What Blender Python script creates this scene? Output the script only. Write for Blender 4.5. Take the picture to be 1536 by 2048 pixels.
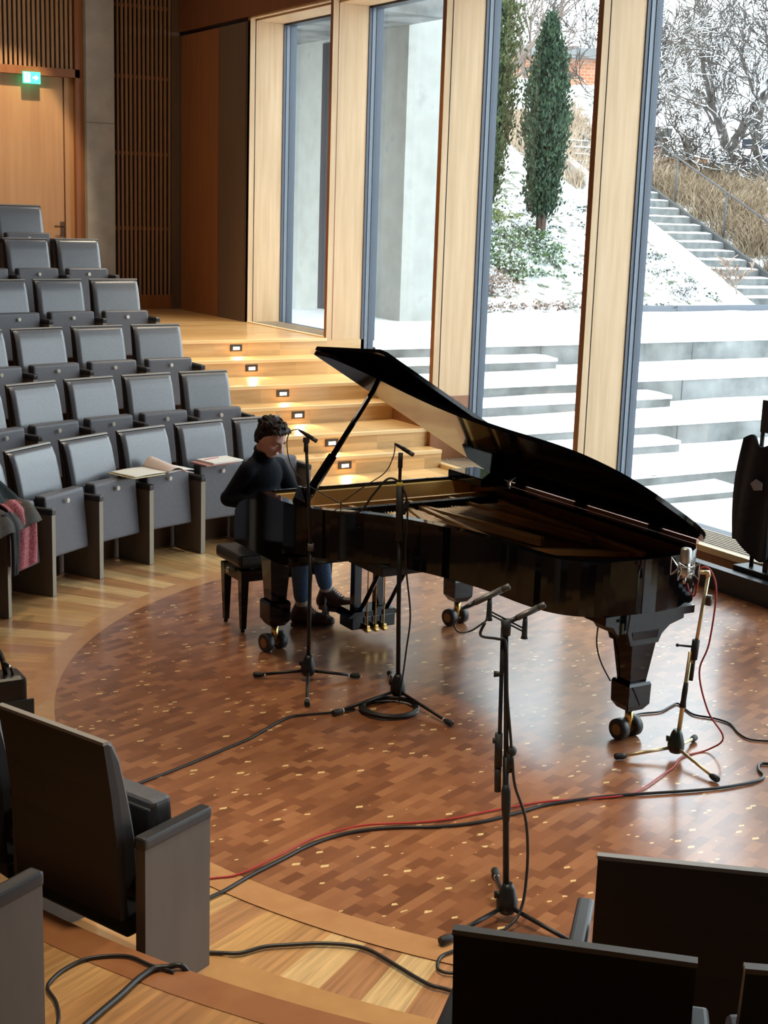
import bpy, bmesh, math, random
from mathutils import Vector, Matrix, noise
R = math.radians
random.seed(7)
S = bpy.context.scene
COL = S.collection
for o in list(bpy.data.objects): bpy.data.objects.remove(o)

# ------------------------------------------------------------------ camera
cam_d = bpy.data.cameras.new('camera'); cam = bpy.data.objects.new('camera', cam_d); COL.objects.link(cam)
S.camera = cam
pit, rol, yaw = R(12.05), R(1.84), R(30.6)
CAM = Vector((0, 0, 2.65))
fw = Vector((math.sin(yaw)*math.cos(pit), math.cos(yaw)*math.cos(pit), -math.sin(pit)))
rt = Vector((math.cos(yaw), -math.sin(yaw), 0)); up = rt.cross(fw)
rt2 = math.cos(rol)*rt + math.sin(rol)*up; up2 = -math.sin(rol)*rt + math.cos(rol)*up
M = Matrix((rt2, up2, -fw)).transposed().to_4x4(); M.translation = CAM
cam.matrix_world = M
cam_d.sensor_fit = 'VERTICAL'; cam_d.sensor_height = 24; cam_d.lens = 24*2850/2048
cam_d.clip_start = .05; cam_d.clip_end = 400

# ------------------------------------------------------------------ world and light
W = bpy.data.worlds.new('sky'); S.world = W; W.use_nodes = True
bg = W.node_tree.nodes['Background']; bg.inputs[0].default_value = (.86, .94, 1.0, 1); bg.inputs[1].default_value = 3.0
S.view_settings.view_transform = 'Standard'; S.view_settings.look = 'None'
S.view_settings.exposure = 0.9; S.view_settings.gamma = 1; S.view_settings.use_curve_mapping = False

def area(name, loc, target, sx, sy, power, col, portal=False):
    l = bpy.data.lights.new(name, 'AREA'); l.shape = 'RECTANGLE'; l.size = sx; l.size_y = sy; l.energy = power; l.color = col
    if portal: l.cycles.is_portal = True
    o = bpy.data.objects.new(name, l); COL.objects.link(o); o.location = loc
    o.rotation_euler = (Vector(target)-Vector(loc)).to_track_quat('-Z', 'Y').to_euler(); return o
def spot(name, loc, target, power, col, ang, blend=.5, rad=.05):
    l = bpy.data.lights.new(name, 'SPOT'); l.energy = power; l.color = col; l.spot_size = R(ang); l.spot_blend = blend; l.shadow_soft_size = rad
    o = bpy.data.objects.new(name, l); COL.objects.link(o); o.location = loc
    o.rotation_euler = (Vector(target)-Vector(loc)).to_track_quat('-Z', 'Y').to_euler(); return o
WY = [(14.13, 16.16, 1.22), (11.89, 14.08, .87), (9.55, 11.83, .21), (7.2, 9.49, .21), (4.9, 7.14, .21), (2.6, 4.84, .21), (.3, 2.54, .21)]
for i, (a, b, z) in enumerate(WY):
    area('window_portal', (8.3, (a+b)/2, (z+4.77)/2), (0, (a+b)/2, (z+4.77)/2), b-a, 4.77-z, 1, (1, 1, 1), True)
WARM = (1, .83, .58)
spot('ceiling_lamp_and_fill', (5.2, 16.6, 6.2), (5.2, 18.4, 2.9), 330, (1, .76, .48), 34, .35)
for x, y, e in ((1.5, 12.5, 22), (4.5, 15.8, 24), (3.0, 8.5, 20), (1.0, 4.5, 10)):
    area('ceiling_fill', (x, y, 6.5), (x, y, 0), 1.6, 1.6, e, (1, .84, .66))  # unseen soft fill lights, added to brighten the hall
spot('ceiling_lamp_and_fill', (6.5, 14.8, 6.2), (6.5, 14.8, 1.2), 380, WARM, 62, .8, .15)
spot('ceiling_lamp_and_fill', (6.5, 12.4, 6.2), (6.5, 12.4, .8), 380, WARM, 62, .8, .15)
spot('ceiling_lamp_and_fill', (4.0, 11.6, 6.2), (3.4, 9.5, 0), 200, WARM, 70, .8, .2)
spot('ceiling_lamp_and_fill', (3.4, 5.6, 6.2), (3.4, 5.6, 0), 260, WARM, 62, .9, .25)  # added fill spot that brightens the parquet, not a known lamp
spot('ceiling_lamp_and_fill', (2.2, 3.2, 6.2), (2.5, 4.1, 0), 420, (1, .9, .7), 42, .8, .2)

# ------------------------------------------------------------------ materials
MATS = {}
def nodes(m): return m.node_tree.nodes, m.node_tree.links
def mat(name, col, rough=.5, metal=0, coat=0, emis=None, es=0, spec=.5, coatr=.03):
    if name in MATS: return MATS[name]
    m = bpy.data.materials.new(name); m.use_nodes = True; MATS[name] = m
    b = m.node_tree.nodes['Principled BSDF']
    b.inputs['Base Color'].default_value = (*col, 1); b.inputs['Roughness'].default_value = rough
    b.inputs['Metallic'].default_value = metal; b.inputs['Coat Weight'].default_value = coat
    b.inputs['Coat Roughness'].default_value = coatr; b.inputs['Specular IOR Level'].default_value = spec
    if emis: b.inputs['Emission Color'].default_value = (*emis, 1); b.inputs['Emission Strength'].default_value = es
    return m
def coords(m, scale=(1, 1, 1), rot=(0, 0, 0), world=False):
    n, l = nodes(m)
    mp = n.new('ShaderNodeMapping'); mp.inputs['Scale'].default_value = scale; mp.inputs['Rotation'].default_value = rot
    if world:
        g = n.new('ShaderNodeNewGeometry'); l.new(g.outputs['Position'], mp.inputs[0])
    else:
        t = n.new('ShaderNodeTexCoord'); l.new(t.outputs['Object'], mp.inputs[0])
    return mp
def ramp(m, stops, src):
    n, l = nodes(m); r = n.new('ShaderNodeValToRGB'); e = r.color_ramp.elements
    while len(e) < len(stops): e.new(.5)
    for i, (p, c) in enumerate(stops): e[i].position = p; e[i].color = (*c, 1)
    l.new(src, r.inputs[0]); return r
def bump(m, src, strength, dist=.01):
    n, l = nodes(m); b = n.new('ShaderNodeBump'); b.inputs['Strength'].default_value = strength; b.inputs['Distance'].default_value = dist
    l.new(src, b.inputs['Height']); l.new(b.outputs[0], n['Principled BSDF'].inputs['Normal'])
def wood(name, c1, c2, scale=(6, 6, .35), rough=.45, coat=0, rot=(0, 0, 0), bands=0):
    """veneer: long streaks (fine grain along the axis with the small scale)"""
    m = mat(name, c1, rough, coat=coat, coatr=.12); n, l = nodes(m)
    mp = coords(m, scale, rot, True); t = n.new('ShaderNodeTexNoise'); t.inputs['Scale'].default_value = 3; t.inputs['Detail'].default_value = 5
    l.new(mp.outputs[0], t.inputs[0]); r = ramp(m, [(.3, c1), (.7, c2)], t.outputs[0])
    out = r.outputs[0]
    if bands:
        w = n.new('ShaderNodeTexWhiteNoise'); w.noise_dimensions = '1D'
        g = n.new('ShaderNodeNewGeometry'); s = n.new('ShaderNodeSeparateXYZ'); l.new(g.outputs['Position'], s.inputs[0])
        a = n.new('ShaderNodeMath'); a.operation = 'MULTIPLY_ADD'; a.inputs[1].default_value = bands; l.new(s.outputs[0], a.inputs[0])
        a2 = n.new('ShaderNodeMath'); a2.operation = 'MULTIPLY'; a2.inputs[1].default_value = 7.3; l.new(s.outputs[2], a2.inputs[0]); 
        f2 = n.new('ShaderNodeMath'); f2.operation = 'FLOOR'; l.new(a2.outputs[0], f2.inputs[0]); l.new(f2.outputs[0], a.inputs[2])
        f = n.new('ShaderNodeMath'); f.operation = 'FLOOR'; l.new(a.outputs[0], f.inputs[0]); l.new(f.outputs[0], w.inputs['W'])
        h = n.new('ShaderNodeHueSaturation'); mr = n.new('ShaderNodeMapRange'); mr.inputs[3].default_value = .8; mr.inputs[4].default_value = 1.15
        l.new(w.outputs[0], mr.inputs[0]); l.new(mr.outputs[0], h.inputs['Value']); l.new(out, h.inputs['Color']); out = h.outputs[0]
    l.new(out, n['Principled BSDF'].inputs['Base Color']); return m
def planks(name, c1, c2, c3, w, lng, ang, rough=.35, coat=.3, radial=False):
    m = mat(name, c1, rough, coat=coat, coatr=.15); n, l = nodes(m)
    mp = coords(m, (1, 1, 1), (0, 0, ang), True)
    if radial:       # boards laid like spokes around the stage centre
        g = n.new('ShaderNodeNewGeometry'); sp_ = n.new('ShaderNodeVectorMath'); sp_.operation = 'SUBTRACT'; sp_.inputs[1].default_value = (5.38, 6.045, 0); l.new(g.outputs['Position'], sp_.inputs[0])
        sx = n.new('ShaderNodeSeparateXYZ'); l.new(sp_.outputs[0], sx.inputs[0]); at = n.new('ShaderNodeMath'); at.operation = 'ARCTAN2'; l.new(sx.outputs[1], at.inputs[0]); l.new(sx.outputs[0], at.inputs[1])
        ml = n.new('ShaderNodeMath'); ml.operation = 'MULTIPLY'; ml.inputs[1].default_value = 3.8; l.new(at.outputs[0], ml.inputs[0])
        ln = n.new('ShaderNodeVectorMath'); ln.operation = 'LENGTH'; cz = n.new('ShaderNodeCombineXYZ'); l.new(sx.outputs[0], cz.inputs[0]); l.new(sx.outputs[1], cz.inputs[1]); l.new(cz.outputs[0], ln.inputs[0])
        cc = n.new('ShaderNodeCombineXYZ'); l.new(ln.outputs['Value'], cc.inputs[0]); l.new(ml.outputs[0], cc.inputs[1]); mp = cc
    b = n.new('ShaderNodeTexBrick'); b.inputs['Scale'].default_value = 1; b.inputs['Brick Width'].default_value = lng; b.inputs['Row Height'].default_value = w
    b.inputs['Mortar Size'].default_value = .0015; b.inputs['Color1'].default_value = (0, 0, 0, 1); b.inputs['Color2'].default_value = (1, 1, 1, 1); b.inputs['Mortar'].default_value = (.45, .45, .45, 1)
    b.offset = .37; l.new(mp.outputs[0], b.inputs[0])
    r = ramp(m, [(0, c1), (.45, c2), (1, c3)], b.outputs['Color'])
    mp2 = coords(m, (1.2, 22, 1), (0, 0, ang), True)
    if radial:
        mp2 = n.new('ShaderNodeMapping'); mp2.inputs['Scale'].default_value = (1.2, 22, 1); l.new(mp.outputs[0], mp2.inputs[0])
    t = n.new('ShaderNodeTexNoise'); t.inputs['Scale'].default_value = 2.2; t.inputs['Detail'].default_value = 6; t.inputs['Distortion'].default_value = .6
    l.new(mp2.outputs[0], t.inputs[0]); h = n.new('ShaderNodeHueSaturation'); mr = n.new('ShaderNodeMapRange'); mr.inputs[1].default_value = .3; mr.inputs[2].default_value = .7; mr.inputs[3].default_value = .72; mr.inputs[4].default_value = 1.2
    l.new(t.outputs[0], mr.inputs[0]); l.new(mr.outputs[0], h.inputs['Value']); l.new(r.outputs[0], h.inputs['Color'])
    l.new(h.outputs[0], n['Principled BSDF'].inputs['Base Color']); bump(m, b.outputs['Fac'], .15, -.002); return m
def parquet():
    m = mat('end grain parquet', (.2, .07, .03), .3, coat=.5, coatr=.16); n, l = nodes(m)
    mp = coords(m, (1, 1, 1), (0, 0, R(-22)), True)
    b = n.new('ShaderNodeTexBrick'); b.inputs['Scale'].default_value = 1; b.inputs['Brick Width'].default_value = .11; b.inputs['Row Height'].default_value = .05
    b.inputs['Mortar Size'].default_value = .0006; b.inputs['Color1'].default_value = (0, 0, 0, 1); b.inputs['Color2'].default_value = (1, 1, 1, 1); b.inputs['Mortar'].default_value = (.3, .3, .3, 1)
    l.new(mp.outputs[0], b.inputs[0])
    r = ramp(m, [(0, (.2, .072, .032)), (.5, (.3, .115, .05)), (1, (.4, .17, .075))], b.outputs['Color'])
    t = n.new('ShaderNodeTexNoise'); t.inputs['Scale'].default_value = 1.3; l.new(mp.outputs[0], t.inputs[0])
    h = n.new('ShaderNodeHueSaturation'); mr = n.new('ShaderNodeMapRange'); mr.inputs[3].default_value = .7; mr.inputs[4].default_value = 1.3
    l.new(t.outputs[0], mr.inputs[0]); l.new(mr.outputs[0], h.inputs['Value']); l.new(r.outputs[0], h.inputs['Color'])
    # pale sapwood corners scattered among the blocks
    mp3 = coords(m, (1, 1.9, 1), (0, 0, R(-22)), True)
    v = n.new('ShaderNodeTexVoronoi'); v.inputs['Scale'].default_value = 24; v.distance = 'MANHATTAN'; l.new(mp3.outputs[0], v.inputs[0])
    s = n.new('ShaderNodeSeparateColor'); l.new(v.outputs['Color'], s.inputs[0])
    g = n.new('ShaderNodeMath'); g.operation = 'GREATER_THAN'; g.inputs[1].default_value = .96; l.new(s.outputs[0], g.inputs[0])
    d = n.new('ShaderNodeMath'); d.operation = 'LESS_THAN'; d.inputs[1].default_value = .62; l.new(v.outputs['Distance'], d.inputs[0])
    q = n.new('ShaderNodeMath'); q.operation = 'MULTIPLY'; l.new(g.outputs[0], q.inputs[0]); l.new(d.outputs[0], q.inputs[1])
    mx = n.new('ShaderNodeMix'); mx.data_type = 'RGBA'; l.new(q.outputs[0], mx.inputs[0]); l.new(h.outputs[0], mx.inputs[6]); mx.inputs[7].default_value = (.85, .6, .28, 1)
    l.new(mx.outputs[2], n['Principled BSDF'].inputs['Base Color']); return m
def noisy(name, stops, scale, rough=.8, det=6, sc=(1, 1, 1), bmp=0, dist=.02, **k):
    m = mat(name, stops[0][1], rough, **k); n, l = nodes(m); mp = coords(m, sc, (0, 0, 0), True)
    t = n.new('ShaderNodeTexNoise'); t.inputs['Scale'].default_value = scale; t.inputs['Detail'].default_value = det; l.new(mp.outputs[0], t.inputs[0])
    r = ramp(m, stops, t.outputs[0]); l.new(r.outputs[0], n['Principled BSDF'].inputs['Base Color'])
    if bmp: bump(m, t.outputs[0], bmp, dist)
    return m
def snowcap(name, c1, c2, lo=.35, hi=.6, scale=9):
    """bark or leaves with snow lying where the surface faces up"""
    m = mat(name, c1, .85); n, l = nodes(m); g = n.new('ShaderNodeNewGeometry'); s = n.new('ShaderNodeSeparateXYZ'); l.new(g.outputs['Normal'], s.inputs[0])
    t = n.new('ShaderNodeTexNoise'); t.inputs['Scale'].default_value = scale; l.new(g.outputs['Position'], t.inputs[0])
    r0 = ramp(m, [(.35, c1), (.65, c2)], t.outputs[0])
    a = n.new('ShaderNodeMath'); a.operation = 'MULTIPLY_ADD'; a.inputs[1].default_value = .8; l.new(t.outputs[0], a.inputs[0]); l.new(s.outputs[2], a.inputs[2])
    mr = n.new('ShaderNodeMapRange'); mr.inputs[1].default_value = lo+.4; mr.inputs[2].default_value = hi+.4; l.new(a.outputs[0], mr.inputs[0])
    mx = n.new('ShaderNodeMix'); mx.data_type = 'RGBA'; l.new(mr.outputs[0], mx.inputs[0]); l.new(r0.outputs[0], mx.inputs[6]); mx.inputs[7].default_value = (.86, .88, .9, 1)
    l.new(mx.outputs[2], n['Principled BSDF'].inputs['Base Color']); return m

black = mat('black piano lacquer', (.002, .002, .003), .05, spec=.42)
blackm = mat('matt black metal', (.012, .012, .013), .4, spec=.4)
rubber = mat('black rubber', (.015, .015, .015), .6)
leather = noisy('grey leather', [(.3, (.115, .12, .135)), (.7, (.145, .15, .165))], 60, .3, bmp=.02, dist=.001, spec=.8)
leather_s = noisy('seat bottom leather', [(.3, (.088, .086, .1)), (.7, (.11, .107, .12))], 60, .42, bmp=.02, dist=.001)
leather_dk = mat('dark leather and side shade', (.03, .028, .03), .33)
shell = mat('black seat shell', (.012, .008, .009), .5)
bronze = noisy('bronze lacquered panel', [(.3, (.12, .1, .085)), (.7, (.145, .12, .1))], 14, .42, sc=(1, 1, .2))
bronze_lt = mat('bronze panel edge', (.27, .235, .18), .38, metal=.25)
chrome = mat('brushed steel', (.7, .7, .68), .25, metal=1)
brass = mat('brass', (.85, .6, .22), .2, metal=1)
nickel = mat('satin nickel', (.62, .6, .55), .3, metal=1)
alu = mat('anthracite window frame', (.055, .065, .085), .35, metal=.3)
alu_lt = mat('grey window gasket', (.13, .15, .18), .35, metal=.3)
groove = mat('shadow gap', (.01, .01, .01), .8)
oak_rev = wood('pale oak window reveal', (.55, .36, .19), (.66, .46, .27), (7, 7, .4), .5)
oak_step = wood('oak step', (.62, .37, .14), (.74, .48, .21), (.8, 9, 9), .38, coat=.25, bands=2.6)
oak_nose = wood('oak step nosing', (.76, .54, .26), (.82, .6, .32), (.8, 9, 9), .38, coat=.25)
veneer = wood('brown veneer', (.23, .085, .028), (.29, .115, .042), (5, 5, .3), .42)
veneer_dk = wood('dark veneer header', (.16, .055, .02), (.19, .07, .028), (5, 5, .3), .45)
veneer_taupe = wood('taupe panel', (.11, .07, .045), (.13, .085, .055), (5, 5, .3), .5)
door_w = wood('door veneer', (.42, .23, .11), (.5, .29, .14), (5, 5, .3), .4)
floor_w = planks('oak floor', (.45, .21, .1), (.62, .34, .13), (.78, .52, .25), .16, 1.7, 0, radial=True)
floor_lt = floor_w
landing_w = planks('oak landing floor', (.52, .28, .1), (.62, .36, .14), (.68, .42, .18), .14, 1.9, R(0))
plat_w = planks('oak platform floor', (.4, .17, .065), (.56, .28, .1), (.68, .4, .17), .16, 1.5, 0, radial=True)
ring_w = wood('ring border oak', (.5, .24, .1), (.58, .3, .13), (3, 3, 3), .32, coat=.4)
nose_w = wood('platform nosing', (.33, .12, .045), (.4, .16, .06), (3, 3, 3), .35, coat=.4)
concrete = noisy('concrete', [(.3, (.3, .29, .26)), (.7, (.4, .385, .35))], 4, .85, bmp=.1, dist=.004)
conc_out = noisy('weathered concrete', [(.3, (.08, .083, .08)), (.5, (.17, .176, .172)), (.7, (.27, .275, .27))], 2.2, .9, det=9, bmp=.15, dist=.01)
snow = noisy('snow', [(.3, (.86, .88, .9)), (.7, (.93, .94, .95))], 3, .7, bmp=.2, dist=.03)
slat_w = wood('wood slats', (.27, .15, .08), (.32, .18, .1), (5, 5, .3), .5)
slat_w2 = wood('wood slats over door', (.3, .17, .08), (.36, .2, .1), (5, 5, .3), .5)
darkw = mat('dark recess', (.02, .012, .008), .9)

def glass_mat():
    m = bpy.data.materials.new('window glass'); m.use_nodes = True; n, l = nodes(m); n.clear()
    o = n.new('ShaderNodeOutputMaterial'); mx = n.new('ShaderNodeMixShader'); t = n.new('ShaderNodeBsdfTransparent'); t.inputs[0].default_value = (.93, .96, .96, 1)
    g = n.new('ShaderNodeBsdfGlossy'); g.inputs['Roughness'].default_value = .0
    f = n.new('ShaderNodeLayerWeight'); f.inputs[0].default_value = .5
    p = n.new('ShaderNodeMath'); p.operation = 'POWER'; p.inputs[1].default_value = 5; l.new(f.outputs['Facing'], p.inputs[0])
    q = n.new('ShaderNodeMath'); q.operation = 'MULTIPLY_ADD'; q.inputs[1].default_value = .6; q.inputs[2].default_value = .03; l.new(p.outputs[0], q.inputs[0])
    l.new(q.outputs[0], mx.inputs[0]); l.new(t.outputs[0], mx.inputs[1]); l.new(g.outputs[0], mx.inputs[2]); l.new(mx.outputs[0], o.inputs[0]); return m
glass = glass_mat()

# ------------------------------------------------------------------ mesh helpers
class MB:
    def __init__(s): s.b = bmesh.new()
    def box(s, a, c, bev=0, mi=0, seg=2, xf=None):
        r = bmesh.ops.create_cube(s.b, size=1); vs = r['verts']
        for v in vs: v.co = Vector(((a[0]+c[0])/2 + v.co.x*(c[0]-a[0]), (a[1]+c[1])/2 + v.co.y*(c[1]-a[1]), (a[2]+c[2])/2 + v.co.z*(c[2]-a[2])))
        fs = set(f for v in vs for f in v.link_faces)
        if mi:
            for f in fs: f.material_index = mi
        if bev:
            es = list(set(e for v in vs for e in v.link_edges))
            r2 = bmesh.ops.bevel(s.b, geom=es, offset=bev, segments=seg, affect='EDGES', profile=.6)
            vs = list(set(vs_ for vs_ in vs if vs_.is_valid) | set(r2['verts']))
        if xf is not None: bmesh.ops.transform(s.b, matrix=xf, verts=vs)
        return s
    def tube(s, pts, rad, seg=8, cap=True, mi=0, closed=False):
        pts = [Vector(p) for p in pts]; n = len(pts)
        rads = rad if isinstance(rad, (list, tuple)) else [rad]*n
        rings = []; prev = None
        for i, p in enumerate(pts):
            if closed: d = (pts[(i+1) % n]-pts[i-1])
            elif i == 0: d = pts[1]-p
            elif i == n-1: d = p-pts[i-1]
            else: d = (pts[i+1]-p).normalized()+(p-pts[i-1]).normalized()
            if d.length < 1e-9: d = Vector((0, 0, 1))
            d.normalize()
            if prev is None:
                a = Vector((0, 0, 1)) if abs(d.z) < .9 else Vector((1, 0, 0)); u = d.cross(a).normalized()
            else:
                u = prev - d*prev.dot(d)
                if u.length < 1e-6: u = d.orthogonal()
                u.normalize()
            prev = u; v = d.cross(u)
            rings.append([s.b.verts.new(p + rads[i]*(math.cos(2*math.pi*k/seg)*u + math.sin(2*math.pi*k/seg)*v)) for k in range(seg)])
        for i in range(n if closed else n-1):
            A, B = rings[i], rings[(i+1) % n]
            for k in range(seg):
                f = s.b.faces.new((A[k], A[(k+1) % seg], B[(k+1) % seg], B[k])); f.material_index = mi; f.smooth = seg > 6
        if cap and not closed:
            s.b.faces.new(rings[0][::-1]).material_index = mi; s.b.faces.new(rings[-1]).material_index = mi
        return s
    def ball(s, c, r, sx=1, sy=1, sz=1, seg=12, rot=None, mi=0):
        m = Matrix.Translation(c) @ ((rot.to_4x4() if rot else Matrix.Identity(4)) @ Matrix.Diagonal((r*sx, r*sy, r*sz, 1)))
        q = bmesh.ops.create_uvsphere(s.b, u_segments=seg, v_segments=max(6, seg*2//3), radius=1, matrix=m)
        for v in q['verts']:
            for f in v.link_faces: f.smooth = True; f.material_index = mi
        return s
    def prism(s, poly, a, c, axis='z', mi=0, smooth=False):
        """poly in the two other axes, extruded from a to c along axis"""
        def P(p, t):
            return Vector((p[0], p[1], t)) if axis == 'z' else Vector((p[0], t, p[1])) if axis == 'y' else Vector((t, p[0], p[1]))
        A = [s.b.verts.new(P(p, a)) for p in poly]; B = [s.b.verts.new(P(p, c)) for p in poly]; n = len(poly)
        fs = [s.b.faces.new(A[::-1]), s.b.faces.new(B)]
        for i in range(n):
            f = s.b.faces.new((A[i], A[(i+1) % n], B[(i+1) % n], B[i])); f.smooth = smooth; fs.append(f)
        for f in fs: f.material_index = mi
        return s
    def quad(s, *ps, mi=0):
        f = s.b.faces.new([s.b.verts.new(Vector(p)) for p in ps]); f.material_index = mi; return s
    def grid(s, fn, nu, nv, mi=0, smooth=True):
        V = [[s.b.verts.new(Vector(fn(i/nu, j/nv))) for j in range(nv+1)] for i in range(nu+1)]
        for i in range(nu):
            for j in range(nv):
                f = s.b.faces.new((V[i][j], V[i+1][j], V[i+1][j+1], V[i][j+1])); f.smooth = smooth; f.material_index = mi
        return s
    def build(s, name, m, parent=None, loc=(0, 0, 0), rz=0, norm=True):
        if norm: bmesh.ops.recalc_face_normals(s.b, faces=s.b.faces)
        me = bpy.data.meshes.new(name); s.b.to_mesh(me); s.b.free()
        for x in (m if isinstance(m, (list, tuple)) else [m]): me.materials.append(x)
        o = bpy.data.objects.new(name, me); COL.objects.link(o); o.location = loc; o.rotation_euler = (0, 0, rz)
        if parent: o.parent = parent
        return o
def local(o, parent):
    """keep world-space mesh where it is while parented"""
    o.parent = parent; o.matrix_parent_inverse = Matrix.Translation(parent.location).inverted() if not any(parent.rotation_euler) else (Matrix.Translation(parent.location) @ parent.rotation_euler.to_matrix().to_4x4()).inverted(); return o
def tag(o, label, cat, group=None, kind=None):
    o['label'] = label; o['category'] = cat
    if group: o['group'] = group
    if kind: o['kind'] = kind
    return o
def thing(name, label, cat, loc=(0, 0, 0), rz=0, group=None):
    o = bpy.data.objects.new(name, None); COL.objects.link(o); o.location = loc; o.rotation_euler = (0, 0, rz); o.empty_display_size = .1
    return tag(o, label, cat, group)
def st(name, mb, m, parent=None, label=None):
    o = mb.build(name, m, parent)
    if not parent: o['kind'] = 'structure'
    if label: o['label'] = label
    return o
def stE(name, label=None):
    o = bpy.data.objects.new(name, None); COL.objects.link(o); o['kind'] = 'structure'
    if label: o['label'] = label
    return o
def remesh(o, vox, smooth=0, sub=0):
    md = o.modifiers.new('r', 'REMESH'); md.mode = 'VOXEL'; md.voxel_size = vox; md.use_smooth_shade = True
    if smooth:
        sm = o.modifiers.new('s', 'SMOOTH'); sm.iterations = smooth; sm.factor = .5
    dg = bpy.context.evaluated_depsgraph_get(); me = bpy.data.meshes.new_from_object(o.evaluated_get(dg))
    old = o.data; o.modifiers.clear(); o.data = me
    if not me.materials:
        for x in old.materials: me.materials.append(x)
    for p in me.polygons: p.use_smooth = True
    return o
def copy_tree(o, parent=None):
    c = o.copy(); COL.objects.link(c); c.parent = parent
    for ch in [x for x in bpy.data.objects if x.parent == o]: copy_tree(ch, c)
    return c
def smooth_path(pts, n=6):
    P = [Vector(p) for p in pts]; out = []
    for i in range(len(P)-1):
        p0, p1, p2, p3 = P[max(i-1, 0)], P[i], P[i+1], P[min(i+2, len(P)-1)]
        for k in range(n):
            t = k/n; out.append(.5*((2*p1)+(-p0+p2)*t+(2*p0-5*p1+4*p2-p3)*t*t+(-p0+3*p1-3*p2+p3)*t**3))
    out.append(P[-1]); return out
ORD = ['first', 'second', 'third', 'fourth', 'fifth', 'sixth', 'seventh', 'eighth', 'ninth', 'tenth']

# ------------------------------------------------------------------ structure: floor
CX, CY = 5.38, 6.045
ZR = [0, .265, .585, .94, 1.29, 1.61]; RA = [4.02, 5.02, 6.02, 7.02, 8.02, 9.02]     # row floor levels, radius of arm fronts
def arc_pts(r, a0, a1, n):
    return [(CX+r*math.cos(R(a0+(a1-a0)*i/n)), CY+r*math.sin(R(a0+(a1-a0)*i/n))) for i in range(n+1)]
st('floor', MB().box((-6, -4, -.2), (7.5, 18.4, -.004)), floor_w)
mb = MB(); mb.prism(arc_pts(3.36, 0, 358, 179), -.1, 0, 'z'); st('floor_parquet', mb, parquet())
mb = MB()
A, B = arc_pts(3.36, 0, 360, 180), arc_pts(3.505, 0, 360, 180)
for i in range(180): mb.quad((*A[i], .0005), (*B[i], .0005), (*B[i+1], .0005), (*A[i+1], .0005))
st('floor_ring', mb, ring_w)
# seating platforms, row by row
def platform(k, a0, a1, rout):
    r0 = RA[k]-.63; z = ZR[k]; n = 90; zl = ZR[k-1]-.05
    P, Q = arc_pts(r0, a0, a1, n), arc_pts(rout, a0, a1, n)
    mb = MB()
    for i in range(n):
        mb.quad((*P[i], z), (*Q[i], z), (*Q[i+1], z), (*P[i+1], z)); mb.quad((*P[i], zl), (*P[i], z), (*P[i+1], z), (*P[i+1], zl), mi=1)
    for j in (0, n): mb.quad((*P[j], 0), (*Q[j], 0), (*Q[j], z), (*P[j], z))
    o = st('floor_platform', mb, [plat_w, mat('riser in painted shade', (.1, .045, .02), .5)])  # riser colour darkened to carry the shade below the seats
    m2 = MB(); P2 = arc_pts(r0-.01, a0, a1, n); Q2 = arc_pts(r0+.13, a0, a1, n)
    for i in range(n):
        m2.quad((*P2[i], z+.002), (*Q2[i], z+.002), (*Q2[i+1], z+.002), (*P2[i+1], z+.002)); m2.quad((*P2[i], z-.04), (*P2[i], z+.002), (*P2[i+1], z+.002), (*P2[i+1], z-.04))
    m2.build('nosing', nose_w, o)
    if k == 1:
        m3 = MB(); P3 = arc_pts(3.87, 180, a1, n); Q3 = arc_pts(r0, 180, a1, n)
        for i in range(n): m3.quad((*P3[i], .001), (*Q3[i], .001), (*Q3[i+1], .001), (*P3[i+1], .001))
        m3.build('border_board', wood('light border board', (.5, .25, .09), (.58, .31, .12), (3, 3, 3), .35, coat=.4), o)
AEND = [91, 91, 91, 91.2, 91.3, 92.7]
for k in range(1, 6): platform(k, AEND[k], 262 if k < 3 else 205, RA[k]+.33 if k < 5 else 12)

# aisle stair
STY = [14.05, 13.65, 12.9, 12.55, 11.87, 11.6, 10.75]; rs = .173
mbt, mbn = MB(), MB()
for i, y in enumerate(STY):
    z = (7-i)*rs; y1 = STY[i-1] if i else 18.4
    mat_top = z
    mbt.box((5.32 if i else 5.32, y+.012, -.0), (7.5, y1+.012, z-.004))
    mbn.box((5.32, y, z-.036), (7.5, y+.05, z), .004)
stair = st('floor_stair', mbt, oak_step); mbn.build('nosing', oak_nose, stair)
st('floor_landing', MB().box((-6, 14.1, 1.0), (7.5, 18.4, 1.21)), landing_w)
# recessed step lights
for i, (x, y) in enumerate([(6.4, STY[0]), (6.4, STY[1]), (6.4, STY[2]), (6.4, STY[3]), (6.42, STY[4]), (6.42, STY[5])]):
    z = (6.5-i)*rs
    t = thing('step_light', 'recessed louvred step light in the %s stair riser from the top' % ORD[i], 'step light', (x, y+.012, z), 0, 'step lights in the aisle stair')
    MB().box((-.07, -.008, -.036), (.07, .004, .036), .003).box((-.056, -.0085, -.024), (.056, -.002, .024), mi=1).build('housing', [mat('dark bronze lamp plate', (.05, .042, .03), .4, metal=.5), mat('lamp recess', (.03, .025, .02), .6)], t)
    mb = MB()
    for k in range(3): mb.box((-.038, -.012, -.02+.012*k), (.038, -.009, -.013+.012*k))
    mb.build('louvre', mat('lit louvre', (.8, .8, .75), .4, emis=(1, .85, .6), es=3), t)
    l = bpy.data.lights.new('step_light_glow', 'SPOT'); l.energy = 4; l.color = (1, .75, .42); l.spot_size = R(110); l.spot_blend = .6; l.shadow_soft_size = .03
    o = bpy.data.objects.new('step_light_glow', l); COL.objects.link(o); o.location = (x, y-.03, z); o.rotation_euler = Vector((0, -1, -1.0)).to_track_quat('-Z', 'Y').to_euler()

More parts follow.
